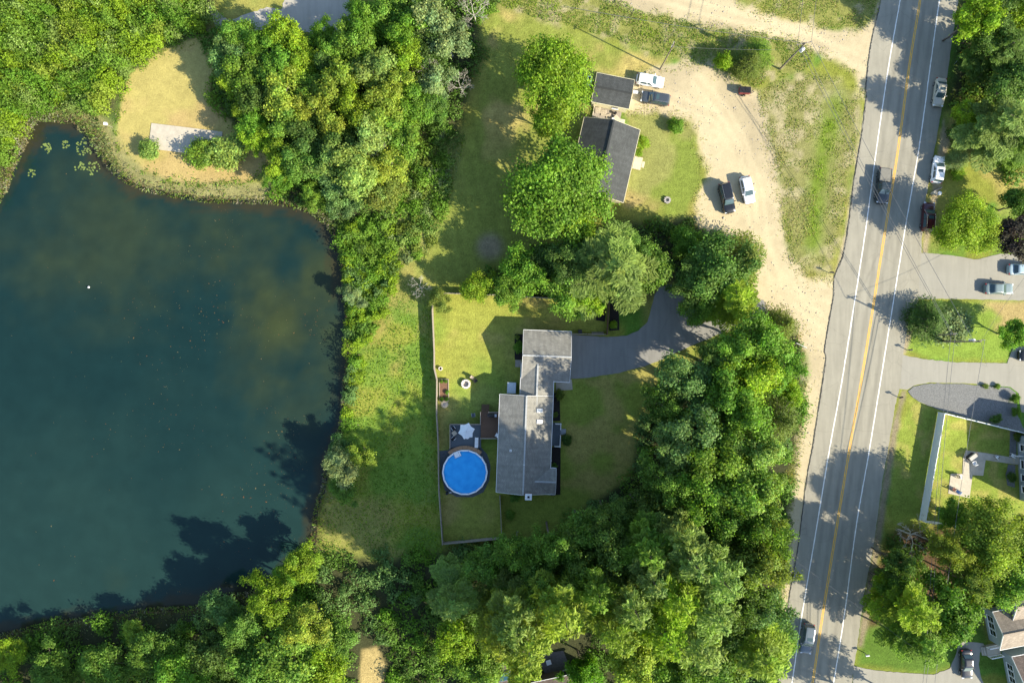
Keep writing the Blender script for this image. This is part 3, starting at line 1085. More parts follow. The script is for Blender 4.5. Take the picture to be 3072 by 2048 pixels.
def broadleaf(seed, R, HT, zb, K, n_leaf, leaf, bark=M_BARK, spread=(0.20, 0.33), lobes=0.25, sub=7):
    """round crown made of leaf clumps on limbs: (crown mesh, trunk mesh)"""
    r = np.random.default_rng(seed)
    zc = (HT + zb) / 2
    rz = (HT - zb) / 2
    # boughs leave the trunk in all directions, unequal in length; clumps sit along them so that gaps stay between
    nb = max(6, K // 4)
    kb = np.arange(nb) + 0.5
    bel = np.arcsin(np.clip(1.0 - 1.30 * kb / nb + r.normal(0, 0.10, nb), -0.35, 0.98))
    baz = kb * 2.39996 + r.normal(0, 0.35, nb)
    blen = r.uniform(0.62, 1.08, nb) * (1 + lobes * np.sin(baz * 2 + r.uniform(0, 6)))
    own = np.arange(K) % nb
    along = 0.42 + 0.58 * r.random(K) ** 0.8
    wig = r.normal(0, 0.20, (K, 2)) * (0.4 + along)[:, None]
    az, el = baz[own] + wig[:, 0], bel[own] + wig[:, 1]
    q = along * blen[own]
    cen = np.stack([np.cos(az) * np.cos(el) * R * q * 0.92, np.sin(az) * np.cos(el) * R * q * 0.92, zc + np.sin(el) * rz * q * 0.9], 1)
    rc = R * r.uniform(spread[0], spread[1], K) * 0.82
    # every bough carries a spray of small twig clusters
    m = sub
    par = r.choice(K, K * m, p=rc ** 2 / (rc ** 2).sum())
    outp = unit(cen[par] - np.array([0, 0, zc - rz * 0.6]))
    d0 = unit(r.normal(size=(K * m, 3)) + outp * 0.8 + np.array([0, 0, 0.3]))
    reach = r.uniform(0.35, 1.0, K * m) ** 0.6 * np.where(r.random(K * m) < 0.15, 1.3, 1.0)
    tc_ = cen[par] + d0 * (rc[par] * reach)[:, None] * np.array([1, 1, 0.8])
    tr_ = R * r.uniform(0.055, 0.115, K * m) + 0.10
    ctint = r.uniform(0.80, 1.20, K)[par] * r.uniform(0.76, 1.24, K * m)
    hue = r.normal(0, 0.04, K)[par] + r.normal(0, 0.05, K * m)
    idx = r.choice(K * m, n_leaf, p=tr_ ** 2 / (tr_ ** 2).sum())
    g = r.normal(size=(n_leaf, 3))
    pos = tc_[idx] + g * (tr_[idx] * 0.75)[:, None] * np.array([1, 1, 0.6])
    nrm = unit(g) * 0.45 + d0[idx] * 0.45 + np.array([0, 0, 0.45]) + r.normal(size=(n_leaf, 3)) * 0.45
    t = ctint[idx] * r.uniform(0.62, 1.38, n_leaf)
    h = hue[idx] + r.normal(0, 0.05, n_leaf)
    tint = np.stack([t * (1 + h), t, t * (1 - h)], 1)
    me = leaf_mesh('crown', pos, nrm, leaf * r.uniform(0.6, 1.4, n_leaf), tint, 1.35, rng=r)
    segs = [([(0, 0, -0.2), (0.05 * R, 0.02 * R, zb * 0.6), (0, 0, zb), (0.03 * R, -0.03 * R, zc + rz * 0.55)], [0.055 * R + 0.04, 0.045 * R + 0.03, 0.04 * R + 0.02, 0.012 * R])]
    for i in range(0, K, max(1, K // 16)):
        p0 = np.array([0, 0, zb * 0.75 + (zc - zb * 0.6) * r.random()])
        segs.append(([tuple(p0), tuple(p0 * 0.45 + cen[i] * 0.55 + np.array([0, 0, -0.2])), tuple(cen[i] * 1.0)], [0.022 * R + 0.02, 0.014 * R + 0.01, 0.01]))
    return me, tree_tubes('trunk', segs, bark)


def conifer(seed, R, HT, zb, whorls, per, tuft, dens=1.0, droop=0.06, shape=0.75, bark=M_BARK, soft=0.5):
    """pine or spruce: whorls of boughs, each a feathered spray"""
    r = np.random.default_rng(seed)
    pos, nrm, ax, sz, tn = [], [], [], [], []
    segs = [([(0, 0, -0.2), (0, 0, HT * 0.5), (0, 0, HT * 0.985)], [0.06 * R + 0.08, 0.04 * R + 0.05, 0.02])]
    for w in range(whorls):
        f = w / (whorls - 1)
        z = zb + (HT - zb) * f ** 0.92
        Lb = R * (1 - f) ** shape * r.uniform(0.82, 1.12) + 0.25
        if f < 0.12:
            Lb *= 0.6 + 3.3 * f
        nb = per if f < 0.85 else max(3, per - 2)
        a0 = r.uniform(0, 6.28)
        for b in range(nb):
            a = a0 + b * 6.2832 / nb + r.normal(0, 0.22)
            L = Lb * r.uniform(0.55, 1.25)
            up = r.normal(0.16, 0.10) + 0.35 * f
            dxy = np.array([math.cos(a), math.sin(a)])
            sd = np.array([-dxy[1], dxy[0]])
            bt = r.uniform(0.70, 1.30)
            bh = r.normal(0, 0.05)
            m = max(4, int(L / 0.32 * dens))
            tip = np.array([dxy[0] * L, dxy[1] * L, z + L * up - droop * L * L * 0.3])
            if L > R * 0.35:
                segs.append(([(0, 0, z), tuple(tip * 0.5 + np.array([0, 0, z * 0.5 + L * 0.03])), tuple(tip)], [0.014 * L + 0.02, 0.010 * L + 0.012, 0.006]))
            for i in range(m):
                t = 0.15 + 0.85 * (i + r.random()) / m
                p = np.array([dxy[0] * L * t, dxy[1] * L * t, z + L * t * up - droop * (L * t) ** 2 * 0.3])
                wd = 0.30 * L * math.sin(math.pi * min(1.0, 0.12 + 0.80 * t)) ** 0.8 + 0.16
                for s_ in (-1, 1):
                    k = max(2, int(wd / 0.26 * dens) + 1)
                    for j in range(k):
                        q = (j + r.random()) / k
                        out_ = sd * s_ * wd * q + dxy * wd * q * 0.75
                        pp = p + np.array([out_[0], out_[1], r.normal(0, 0.09) + 0.05])
                        dirv = np.array([sd[0] * s_ * 0.75 + dxy[0] * 0.85, sd[1] * s_ * 0.75 + dxy[1] * 0.85, 0.28 + r.normal(0, 0.25)]) + r.normal(0, 0.28, 3)
                        pos.append(pp)
                        ax.append(dirv)
                        nrm.append(np.array([0, 0, 1.0]) + r.normal(0, soft, 3) + np.array([dxy[0], dxy[1], 0]) * 0.35)
                        sz.append(tuft * r.uniform(0.7, 1.3))
                        tt = bt * r.uniform(0.78, 1.22)
                        tn.append((tt * (1 + bh), tt, tt * (1 - bh)))
    me = leaf_mesh('crown', np.array(pos), np.array(nrm), np.array(sz), np.array(tn), 3.1, np.array(ax), r)
    return me, tree_tubes('trunk', segs, bark)


def bare_tree(seed, R, HT, bark=M_PALEBARK):
    """dead crown: grey limbs that fork and fork again"""
    r = np.random.default_rng(seed)
    segs = [([(0, 0, -0.2), (0.1, 0, HT * 0.4)], [0.12, 0.09])]
    twigs = []

    def grow(p, dv, L, rad, lev):
        q = p + dv * L
        mid = (p + q) / 2 + r.normal(0, L * 0.06, 3)
        (twigs if lev >= 3 else segs).append(([tuple(p), tuple(mid), tuple(q)], [rad, rad * 0.8, rad * 0.55]))
        if lev < 5:
            for _ in range(3 if lev < 4 else 4):
                nd = unit((dv + r.normal(0, 0.55, 3) + np.array([0, 0, 0.08]))[None])[0]
                grow(q, nd, L * r.uniform(0.55, 0.85), max(rad * 0.55, 0.012), lev + 1)
    for i in range(5):
        a = i * 1.2566 + r.normal(0, 0.2)
        grow(np.array([0.1, 0, HT * 0.4]), unit(np.array([[math.cos(a), math.sin(a), 0.8]]))[0], R * 0.42, 0.06, 1)
    return tree_tubes('twigs', twigs, bark, 3), tree_tubes('trunk', segs, bark, 5)


TREE = {}
for i in range(3):
    TREE['maple%d' % i] = (broadleaf(20 + i, 4.5, 11.0, 2.6, 56, 13500, 0.25, lobes=0.24), 4.5, 11.0)
    TREE['oak%d' % i] = (broadleaf(30 + i, 5.0, 15.0, 5.0, 72, 13500, 0.25, spread=(0.15, 0.27), lobes=0.3), 5.0, 15.0)
    TREE['birch%d' % i] = (broadleaf(40 + i, 3.2, 9.5, 2.6, 46, 9500, 0.205, M_PALEBARK, spread=(0.16, 0.30), lobes=0.35), 3.2, 9.5)
    TREE['bush%d' % i] = (broadleaf(50 + i, 1.5, 2.3, 0.15, 64, 5000, 0.14, spread=(0.24, 0.40), lobes=0.12), 1.5, 2.3)
    TREE['pine%d' % i] = (conifer(60 + i, 5.0, 24.0, 6.0, 15, 5, 0.43, 1.7), 5.0, 24.0)
for i in range(2):
    TREE['bigmaple%d' % i] = (broadleaf(70 + i, 7.5, 14.0, 2.6, 120, 33000, 0.25, spread=(0.12, 0.22), lobes=0.15), 7.5, 14.0)
    TREE['spruce%d' % i] = (conifer(80 + i, 3.0, 10.0, 0.6, 20, 7, 0.28, 1.25, 0.10, 0.9), 3.0, 10.0)
    TREE['willow%d' % i] = (broadleaf(90 + i, 2.6, 5.0, 0.6, 34, 11000, 0.155, M_PALEBARK, spread=(0.14, 0.26), lobes=0.35), 2.6, 5.0)
    TREE['bare%d' % i] = (bare_tree(95 + i, 3.0, 6.5), 3.0, 6.5)
REFF = {}
for (cm, tm_), r0, h0 in TREE.values():
    co = np.empty(len(cm.vertices) * 3, np.float32)
    cm.vertices.foreach_get('co', co)
    co = co.reshape(-1, 3)
    REFF[cm.name] = float(np.percentile(np.hypot(co[:, 0], co[:, 1]), 90 if r0 < 2 else 95))
NVAR = {'maple': 3, 'oak': 3, 'birch': 3, 'bush': 3, 'pine': 3, 'bigmaple': 2, 'spruce': 2, 'willow': 2, 'bare': 2}
WORD = {'maple': 'leafy tree', 'oak': 'oak', 'birch': 'loose-leaved tree', 'bush': 'rounded bush', 'pine': 'feathery pine', 'bigmaple': 'very wide leafy tree',
        'spruce': 'small conifer', 'willow': 'soft willow-like shrub', 'bare': 'bare grey dead tree'}
CWORD = {'lime': 'lime-green', 'yg': 'yellow-green', 'green': 'bright green', 'mid': 'mid-green', 'olive': 'olive', 'pale': 'pale green', 'blue': 'blue-green', 'dark': 'dark green', 'purple': 'dark purple',
         'sage': 'sage-green', 'straw': 'straw', 'grey': 'grey', 'deep': 'deep green'}
NAMES = {'maple': 'leafy_tree', 'oak': 'oak_tree', 'birch': 'birch_tree', 'bush': 'bush', 'pine': 'pine_tree', 'bigmaple': 'maple_tree', 'spruce': 'spruce_tree', 'willow': 'willow_shrub', 'bare': 'dead_tree'}
CATS = {'bush': 'bush', 'willow': 'shrub'}
COUNT = {}
USED = set()


def tree(kind, x, y, r, h, col, label=None, area='', f=FS, sy=1.0, group=None):
    """a tree whose crown shows round overview pixel (x, y) with radius r (same pixels) and height h in metres"""
    i = COUNT.get(kind, 0)
    COUNT[kind] = i + 1
    (crown, trunk), R0, H0 = TREE['%s%d' % (kind, i % NVAR[kind])]
    R0 = REFF[crown.name]
    z = h * (0.6 if kind in ('pine', 'spruce') else 0.62)
    gx, gy = G(x * f, y * f, z)
    s = r * f * PX * (H - z) / H / R0
    if not label:
        label = '%s %s %s' % (CWORD[col], WORD[kind], area)
    USED.add(label)
    t = thing(NAMES[kind], label, CATS.get(kind, 'tree'), (gx, gy, 0), RNG.uniform(0, 6.28), group)
    t.scale = (s, s * sy, h / H0)
    if sy != 1.0:
        t.rotation_euler = (0, 0, RNG.choice([0, math.pi]))
    a = link('trunk', trunk, t)
    b = link('twigs' if kind == 'bare' else 'crown', crown, t)
    c = np.array(LEAFCOL[col]) * RNG.uniform(0.84, 1.18) * np.array([RNG.uniform(0.93, 1.07), 1, RNG.uniform(0.9, 1.1)])
    b.color = (*c, 1)
    if kind == 'bare':
        b['kind'] = 'stuff'
    return t


def thicket(name, poly, spacing, rr, hh, cols, label, cat, leaf=0.26, per=520, seed=1, keep_clear=()):
    """one mass of tangled shrubs that nobody could count"""
    r = np.random.default_rng(seed)
    poly = np.asarray(poly)
    lo, hi = poly.min(0), poly.max(0)
    xs, ys = np.meshgrid(np.arange(lo[0], hi[0], spacing), np.arange(lo[1], hi[1], spacing))
    x = xs.ravel() + r.normal(0, spacing * 0.38, xs.size)
    y = ys.ravel() + r.normal(0, spacing * 0.38, xs.size)
    m = sdist(poly, x, y) > rr[0] * 0.4
    m &= (np.abs(x) < 95) & (np.abs(y) < 66)
    for q in keep_clear:
        m &= sdist(q, x, y) < -rr[0]
    x, y = x[m], y[m]
    n = len(x)
    R = r.uniform(rr[0], rr[1], n)
    hgt = r.uniform(hh[0], hh[1], n) * (0.55 + 0.9 * vnoise(x, y, 5.0, seed + 70, 2))
    cc = np.array([LEAFCOL[c] for c in cols])
    pick = np.clip(((vnoise(x, y, 7.0, seed + 5, 2) - 0.5) * 1.7 + 0.5 + r.normal(0, 0.22, n)), 0, 0.999)
    base = cc[(pick * len(cols)).astype(int)] * r.uniform(0.85, 1.15, n)[:, None]
    idx = np.repeat(np.arange(n), per)
    N = len(idx)
    dr = unit(r.normal(size=(N, 3)) + np.array([0, 0, 0.5]))
    dr[:, 2] = np.abs(dr[:, 2])
    az = np.arctan2(dr[:, 1], dr[:, 0])
    ph = r.uniform(0, 6.28, (n, 3))
    lob = 1 + 0.22 * np.sin(3 * az + ph[idx, 0]) + 0.16 * np.sin(5 * az + ph[idx, 1] + 3 * dr[:, 2]) + 0.13 * np.sin(9 * az + ph[idx, 2] + 6 * dr[:, 2])
    rad = lob * (0.62 + 0.42 * r.random(N) ** 0.7)
    pos = np.stack([x[idx] + dr[:, 0] * R[idx] * rad, y[idx] + dr[:, 1] * R[idx] * rad, dr[:, 2] * hgt[idx] * rad + 0.05], 1)
    nrm = dr * 0.7 + np.array([0, 0, 0.4]) + r.normal(size=(N, 3)) * 0.5
    tint = base[idx] * r.uniform(0.72, 1.28, N)[:, None]
    me = leaf_mesh(name, pos, nrm, leaf * r.uniform(0.6, 1.4, N), tint, 1.5, rng=r)
    o = link(name, me)
    return tag(o, label, cat, kind='stuff')


def weeds(name, poly, per_m2, h, cols, label, cat, size=0.22, seed=1, clump=2.0, cut=0.35, upright=0.6, aspect=2.2, zbase=0.0):
    """tufts of tall grass, weeds or reeds as one mass"""
    r = np.random.default_rng(seed)
    poly = np.asarray(poly)
    lo, hi = poly.min(0), poly.max(0)
    N = int((hi - lo).prod() * per_m2)
    x = r.uniform(lo[0], hi[0], N)
    y = r.uniform(lo[1], hi[1], N)
    w = vnoise(x, y, clump, seed + 3, 3)
    m = (w > cut) & (sdist(poly, x, y) + (w - 0.5) * 2 > 0) & (np.abs(x) < 95) & (np.abs(y) < 66)
    x, y, w = x[m], y[m], w[m]
    N = len(x)
    cc = np.array([LEAFCOL[c] for c in cols])
    pick = np.clip((vnoise(x, y, 5.0, seed + 9, 2) - 0.5) * 1.6 + 0.5 + r.normal(0, 0.2, N), 0, 0.999)
    tint = cc[(pick * len(cols)).astype(int)] * r.uniform(0.65, 1.35, N)[:, None]
    z = zbase + h * np.clip((w - cut) / (1 - cut), 0.1, 1) * r.uniform(0.2, 1.0, N)
    pos = np.stack([x, y, z], 1)
    nrm = unit(r.normal(size=(N, 3)) * 0.8 + np.array([0, 0, 1 - upright]))
    ax = r.normal(size=(N, 3)) * 0.6 + np.array([0, 0, upright])
    me = leaf_mesh(name, pos, nrm, size * r.uniform(0.6, 1.5, N), tint, aspect, ax, r)
    return tag(link(name, me), label, cat, kind='stuff')


# ------------------------------------------------------------------ houses
def roof_slab(parent, name, r0, r1, e1, e0, material, thick=0.14):
    """one roof slope between ridge points r0-r1 and eave points e0-e1, with shingle coordinates"""
    r0, r1, e1, e0 = map(Vector, (r0, r1, e1, e0))
    n = (r1 - r0).cross(e0 - r0).normalized()
    if n.z < 0:
        n = -n
    top = [r0, r1, e1, e0]
    V = [tuple(p) for p in top] + [tuple(p - n * thick) for p in top]
    F = [(0, 1, 2, 3), (7, 6, 5, 4), (0, 4, 5, 1), (1, 5, 6, 2), (2, 6, 7, 3), (3, 7, 4, 0)]
    if (Vector(V[1]) - Vector(V[0])).cross(Vector(V[2]) - Vector(V[0])).z < 0:
        F = [f[::-1] for f in F]
    me = bpy.data.meshes.new(name)
    me.from_pydata(V, [], F)
    uv = me.uv_layers.new(name='UVMap')
    a = (r1 - r0).normalized()
    for l in me.loops:
        p = Vector(V[l.vertex_index]) - r0
        al = p.dot(a)
        uv.data[l.index].uv = (al, (p - a * al).length)
    me.materials.append(material)
    me.update()
    return link(name, me, parent)


def gable(parent, cx, cy, L, W, he, hr, along='y', ov=0.35, wall=M_BLUEGREY, roof=R_GREY, cap=None, trim=M_WHITE, z0=0.0, ends=(1, 1), skip=()):
    """walls with two gable ends, two roof slopes, a ridge cap and eave boards, in the parent's own coordinates"""
    def q(u, v, z):
        return (cx + (v if along == 'y' else u), cy + (u if along == 'y' else v), z)
    hl, hw = L / 2, W / 2
    wi, li = hw - ov, hl - ov
    sl = (hr - he) / hw
    hz = he + sl * ov - 0.16
    V = [q(-li, -wi, z0), q(li, -wi, z0), q(li, wi, z0), q(-li, wi, z0), q(-li, -wi, hz), q(li, -wi, hz), q(li, wi, hz), q(-li, wi, hz), q(-li, 0, hr - 0.18), q(li, 0, hr - 0.18)]
    F = [(0, 1, 5, 4), (2, 3, 7, 6), (1, 2, 6, 9, 5), (3, 0, 4, 8, 7), (4, 5, 9, 8), (6, 7, 8, 9)]
    if along == 'y':
        F = [f[::-1] for f in F]
    MB().add(V, F).build('wall', wall, parent)
    for s in (-1, 1):
        if s in skip:
            continue
        sl_ = roof_slab(parent, 'roof_slope', q(-hl, 0, hr), q(hl, 0, hr), q(hl, s * hw, he), q(-hl, s * hw, he), roof)
        MB().box(q(0, s * (hw + 0.03), he - 0.09), (0.07, L, 0.16) if along == 'y' else (L, 0.07, 0.16)).build('gutter', trim, sl_)
    MB().box(q(0, 0, hr + 0.0), (0.26, L, 0.09) if along == 'y' else (L, 0.26, 0.09)).build('ridge_cap', cap or roof, parent)
    for e in (-1, 1):
        if ends[(e + 1) // 2]:
            for s in (-1, 1):
                a = math.atan2(hr - he, hw)
                ln = math.hypot(hw, hr - he)
                c = q(e * (hl + 0.02), s * hw / 2, (he + hr) / 2 - 0.10)
                if along == 'y':
                    MB().box(c, (ln, 0.04, 0.2), ry=s * a).build('rake_board', trim, parent)
                else:
                    MB().box(c, (0.04, ln, 0.2), rx=-s * a).build('rake_board', trim, parent)


def window(parent, c, w, h, face, material=M_WHITE):
    """window in a wall that faces 'x+','x-','y+','y-': frame, pane, sill and a middle bar"""
    ax = face[0]
    s = 1 if face[1] == '+' else -1
    size = lambda a, t, b: (t, a, b) if ax == 'x' else (a, t, b)
    off = lambda k: (c[0] + (s * k if ax == 'x' else 0), c[1] + (s * k if ax == 'y' else 0), c[2])
    fr = MB().box(off(0.02), size(w + 0.16, 0.05, h + 0.16)).build('window', material, parent)
    MB().box(off(0.045), size(w, 0.02, h)).build('pane', M_GLASS, fr)
    MB().box(off(0.06), size(w, 0.02, 0.04)).build('glazing_bar', material, fr)
    k = off(0.07)
    MB().box((k[0], k[1], c[2] - h / 2 - 0.1), size(w + 0.26, 0.14, 0.06)).build('sill', material, fr)


def railing(parent, a, b, h=0.95, material=M_WHITE, step=0.16, z=0.0, name='railing', top=0.09):
    a, b = Vector(a), Vector(b)
    d_ = b - a
    L = d_.length
    ang = math.atan2(d_.y, d_.x)
    m = (a + b) / 2
    mb = MB().box((m.x, m.y, z + h), (L, top, 0.05), ang).box((m.x, m.y, z + 0.12), (L, 0.05, 0.05), ang)
    n = max(2, int(L / step))
    for i in range(n + 1):
        p = a + d_ * i / n
        big = i in (0, n)
        mb.box((p.x, p.y, z + h / 2), (0.09 if big else 0.03, 0.09 if big else 0.03, h + (0.1 if big else 0)), ang)
    return mb.build(name, material, parent)


# --- the grey-roofed house with garage
HX, HY = G(1573, 1323)
TH = math.radians(-2.2)
house = thing('house', 'long grey-shingled house with attached garage beside the round pool', 'house', (HX, HY), TH)


def hl(px, py, z=0.0, origin=(HX, HY), th=TH):
    x, y = G(px, py, z)
    x, y = x - origin[0], y - origin[1]
    return (x * math.cos(th) + y * math.sin(th), -x * math.sin(th) + y * math.cos(th))


M_RIDGE = mat('ridge_shingles', (0.36, 0.37, 0.36), 0.9, noise=0.2)
gable(house, 0, 0, 15.7, 8.55, 3.2, 4.65, 'y', 0.35, M_BLUEGREY, R_GREY, M_RIDGE)
cx, cy = hl(1609, 1148)
gable(house, cx, cy, 6.6, 5.3, 3.15, 4.05, 'y', 0.3, M_BLUEGREY, R_GREY, M_RIDGE, ends=(0, 0))
gx, gy = hl(1637, 1066.5)
gable(house, gx, gy, 7.7, 8.1, 3.1, 4.5, 'x', 0.35, M_BLUEGREY, R_GREY, M_RIDGE)
kx, ky = hl(1628, 1430)
gable(house, kx + 0.15, ky, 3.6, 4.2, 3.23, 4.0, 'x', 0.3, M_BLUEGREY, R_GREY, M_RIDGE, ends=(0, 1))
for px, py in ((1619, 1231.5), (1619, 1264.6)):
    x, y = hl(px, py, 4.1)
    sk = MB().box((x, y, 4.30 - 0.0), (0.95, 0.62, 0.16), ry=math.atan2(1.45, 4.275)).build('skylight', M_WHITE, house)
    zr = 4.65 - abs(x) * 1.45 / 4.275
    sk.location = (0, 0, zr - 4.30 + 0.08)
    pn = MB().box((x, y, 4.39), (0.78, 0.46, 0.03), ry=math.atan2(1.45, 4.275)).build('pane', mat('skylight_glass', (0.42, 0.46, 0.47), 0.15, spec=0.8), sk)
x, y = hl(1532, 1351, 4.0)
vt = MB().box((x, y, 4.65 - abs(x) * 0.339 + 0.12), (0.34, 0.34, 0.22)).build('roof_vent', M_WHITE, house)
MB().cyl((x, y, 4.65 - abs(x) * 0.339 + 0.22), 0.06, 0.12, 8).build('pipe', M_DARK, vt)
for px, py, r in ((1572, 1393, 0.07), (1656, 1470, 0.05), (1655, 1385, 0.05)):
    x, y = hl(px, py, 4.5)
    MB().cyl((x, y, 4.65 - abs(x) * 0.339 - 0.1), r, 0.45, 8).build('vent_pipe', M_WHITE, house)
x, y = hl(1585, 1489, 4.8)
ch = MB().box((x, -7.85 - 0.10, 2.6), (0.85, 0.75, 5.2)).build('chimney', M_BRICK, house)
MB().box((x, -7.95, 5.28), (1.05, 0.98, 0.16)).build('chimney_cap', M_WHITE, ch)
MB().box((x, -7.95, 5.42), (0.32, 0.32, 0.14)).build('flue', M_DARK, ch)
# garage door, doors and windows
gd = MB().box((gx + 3.52, gy + 1.6, 1.1), (0.06, 2.6, 2.2)).build('garage_door', M_WHITE, house)
for i in range(4):
    MB().box((gx + 3.56, gy + 1.6, 0.3 + i * 0.55), (0.02, 2.5, 0.48)).build('panel', M_WHITE, gd)
gd = MB().box((gx + 3.52, gy - 1.5, 1.1), (0.06, 2.6, 2.2)).build('garage_door', M_WHITE, house)
for i in range(4):
    MB().box((gx + 3.56, gy - 1.5, 0.3 + i * 0.55), (0.02, 2.5, 0.48)).build('panel', M_WHITE, gd)
for yy in (5.6, 2.2, -1.6, -4.8):
    window(house, (-3.93, yy, 1.6), 1.2, 1.1, 'x-')
for yy in (5.6, -2.0, -5.4):
    window(house, (3.93, yy, 1.6), 1.3, 1.2, 'x+')
window(house, (-2.0, -7.50, 1.6), 1.2, 1.1, 'y-')
# front porch with white rail
px0, py0 = hl(1654, 1336)
px1, py1 = hl(1682, 1268)
pd = MB().box(((px0 + px1) / 2, (py0 + py1) / 2, 0.22), (px1 - px0, py1 - py0, 0.46)).build('porch', M_SLATE, house)
railing(pd, (px0 + 0.5, py1 - 0.06, 0), (px1, py1 - 0.06, 0), z=0.45)
railing(pd, (px1 - 0.05, py1, 0), (px1 - 0.05, py1 - 0.95, 0), z=0.45)
railing(pd, (px1 - 0.05, py0, 0), (px1 - 0.05, py1 - 1.95, 0), z=0.45)
railing(pd, (px0 + 0.5, py0 + 0.06, 0), (px1, py0 + 0.06, 0), z=0.45)
MB().box((px1 + 0.45, py1 - 1.45, 0.10), (0.9, 0.95, 0.24)).build('step', mat('step_boards', (0.27, 0.29, 0.30), 0.8), pd)
# lean-to over the cellar stairs, meter box, window well
x, y = hl(1535, 1163, 2.0)
lt = MB().box((x, y, 0.95), (1.25, 1.55, 1.9)).build('bulkhead', M_GREYSIDE, house)
MB().box((x - 0.02, y, 1.95), (1.4, 1.75, 0.08), ry=-0.12).build('bulkhead_roof', mat('pale_metal_roof', (0.42, 0.47, 0.50), 0.4, 0.2), lt)
x, y = hl(1555, 1090, 0)
MB().box((x, y, 0.10), (1.0, 1.15, 0.2)).build('side_step', M_WOODGREY, house)
# beds round the house are dug soil, part of the setting
tag(MB().prism([G(1660, 1178), G(1679, 1180), G(1681, 1262), G(1659, 1262)], -0.05, 0.06).build('mulch_bed', M_MULCH), kind='structure')
tag(MB().prism([G(1656, 1340), G(1682, 1340), G(1681, 1482), G(1652, 1486)], -0.05, 0.06).build('mulch_bed', M_MULCH), kind='structure')
tag(MB().prism([G(1544, 1002), G(1570, 1002), G(1568, 1078), G(1544, 1078)], -0.05, 0.06).build('mulch_bed', M_MULCH), kind='structure')
tag(MB().prism([G(1830, 905), G(1856, 905), G(1858, 990), G(1828, 992)], -0.05, 0.06).build('mulch_bed', M_MULCH), kind='structure')
tag(MB().prism([G(1790, 925), G(1818, 925), G(1814, 965), G(1788, 960)], -0.05, 0.06).build('mulch_bed', M_MULCH), kind='structure')

# --- the charcoal-roofed house
TX, TY = G(1805, 493)
TT = math.radians(-13.0)
th_ = thing('house', 'charcoal-roofed cream house under the largest green tree', 'house', (TX, TY), TT)
gable(th_, 0, 0, 12.0, 9.2, 2.75, 4.7, 'y', 0.3, M_CREAM, R_DARK, mat('charcoal_ridge', (0.035, 0.04, 0.04), 0.8), M_CREAM)
for xx, w in ((-1.9, 0.55), (-0.6, 1.0), (0.75, 0.55)):
    window(th_, (xx, -5.70, 1.75), w, 0.85, 'y-', M_CREAM)
for yy in (3.6, -0.2, -3.6):
    window(th_, (4.30, yy, 1.5), 1.2, 1.1, 'x+')
dk = MB()
tx, ty = hl(1913, 489, 0.4, (TX, TY), TT)
stp = MB().box((tx, ty, 0.14), (1.35, 2.0, 0.28)).build('front_steps', M_WOODPALE, th_)
for i in range(5):
    plank('board', (tx - 0.54 + i * 0.27, ty, 0.31), (0.245, 2.05, 0.05), M_WOODPALE, stp)
for i in range(2):
    plank('board', (tx + 0.86 + i * 0.22, ty, 0.12), (0.2, 1.0, 0.06), M_WOODPALE, stp)

# --- its small garage and the cluttered deck between
SX, SY = G(1832, 290)
ST = math.radians(-11.2)
sg = thing('garage', 'small charcoal-roofed garage beside the white parked car', 'garage', (SX, SY), ST)
gable(sg, 0, 0, 6.15, 4.75, 2.6, 3.05, 'x', 0.2, M_CREAM, R_DARK, R_DARK, M_CREAM)
MB().box((2.90, 0.2, 1.05), (0.06, 2.4, 2.1)).build('garage_door', M_WHITE, sg)
window(sg, (1.0, -2.18, 1.5), 0.8, 0.8, 'y-')
dk0 = hl(1830, 347, 0, (SX, SY), ST)
deck = thing('deck', 'weathered wooden deck between the charcoal house and its garage', 'deck', G(1822, 348), ST)
for i in range(16):
    plank('board', (-2.3 + i * 0.29, 0, 0.28), (0.27, 1.9, 0.05), M_WOODGREY, deck)
MB().box((-0.1, 0, 0.13), (4.5, 1.8, 0.24)).build('frame', M_WOODBRN, deck)
railing(deck, (-2.45, -0.95, 0), (-2.45, 0.95, 0), 0.95, M_WOODPALE, 0.18, 0.28)
MB().box((2.6, -0.55, 0.09), (0.8, 0.9, 0.18)).build('step', M_WOODPALE, deck)
r_ = np.random.default_rng(5)
for i, (x, y, a, lab) in enumerate(((-1.7, 0.45, 0.2, 'pallet lying at the left end of the cluttered deck'), (-0.7, 0.2, 0.1, 'pallet lying second from left on the cluttered deck'), (0.25, -0.25, 0.5, 'tilted pallet in the middle of the cluttered deck'))):
    wx = (deck.location.x + x * math.cos(ST) - y * math.sin(ST), deck.location.y + x * math.sin(ST) + y * math.cos(ST), 0.31)
    p = thing('pallet', lab, 'pallet', wx, ST + a, 'pallets on the deck')
    for k in range(5):
        plank('slat', (-0.36 + k * 0.18, 0, 0.12), (0.11, 0.95, 0.03), M_WOODPALE, p)
    for k in (-0.4, 0, 0.4):
        plank('bearer', (0, k, 0.055), (0.95, 0.08, 0.11), M_WOODGREY, p)
for x, y, r, hgt, m, lab, nm in ((1.15, 0.5, 0.22, 0.5, M_DARK, 'black plant tub on the cluttered deck beside the garage', 'tub'), (0.95, -0.6, 0.2, 0.62, M_TRANSF, 'pale bin on the cluttered deck', 'bin')):
    wx = (deck.location.x + x * math.cos(ST) - y * math.sin(ST), deck.location.y + x * math.sin(ST) + y * math.cos(ST), 0.31)
    t = thing(nm, lab, nm, wx)
    MB().cyl((0, 0, 0), r * 0.85, hgt, 14, r).build('body', m, t, 40)
    MB().tube([(r * math.cos(k * 0.449), r * math.sin(k * 0.449), hgt) for k in range(15)], 0.02, 5).build('rim', m, t, 40)
t = thing('picnic_table', 'tilted weathered table top leaning on the cluttered deck', 'table', (deck.location.x + 1.5, deck.location.y - 0.75, 0.31), ST + 0.9)
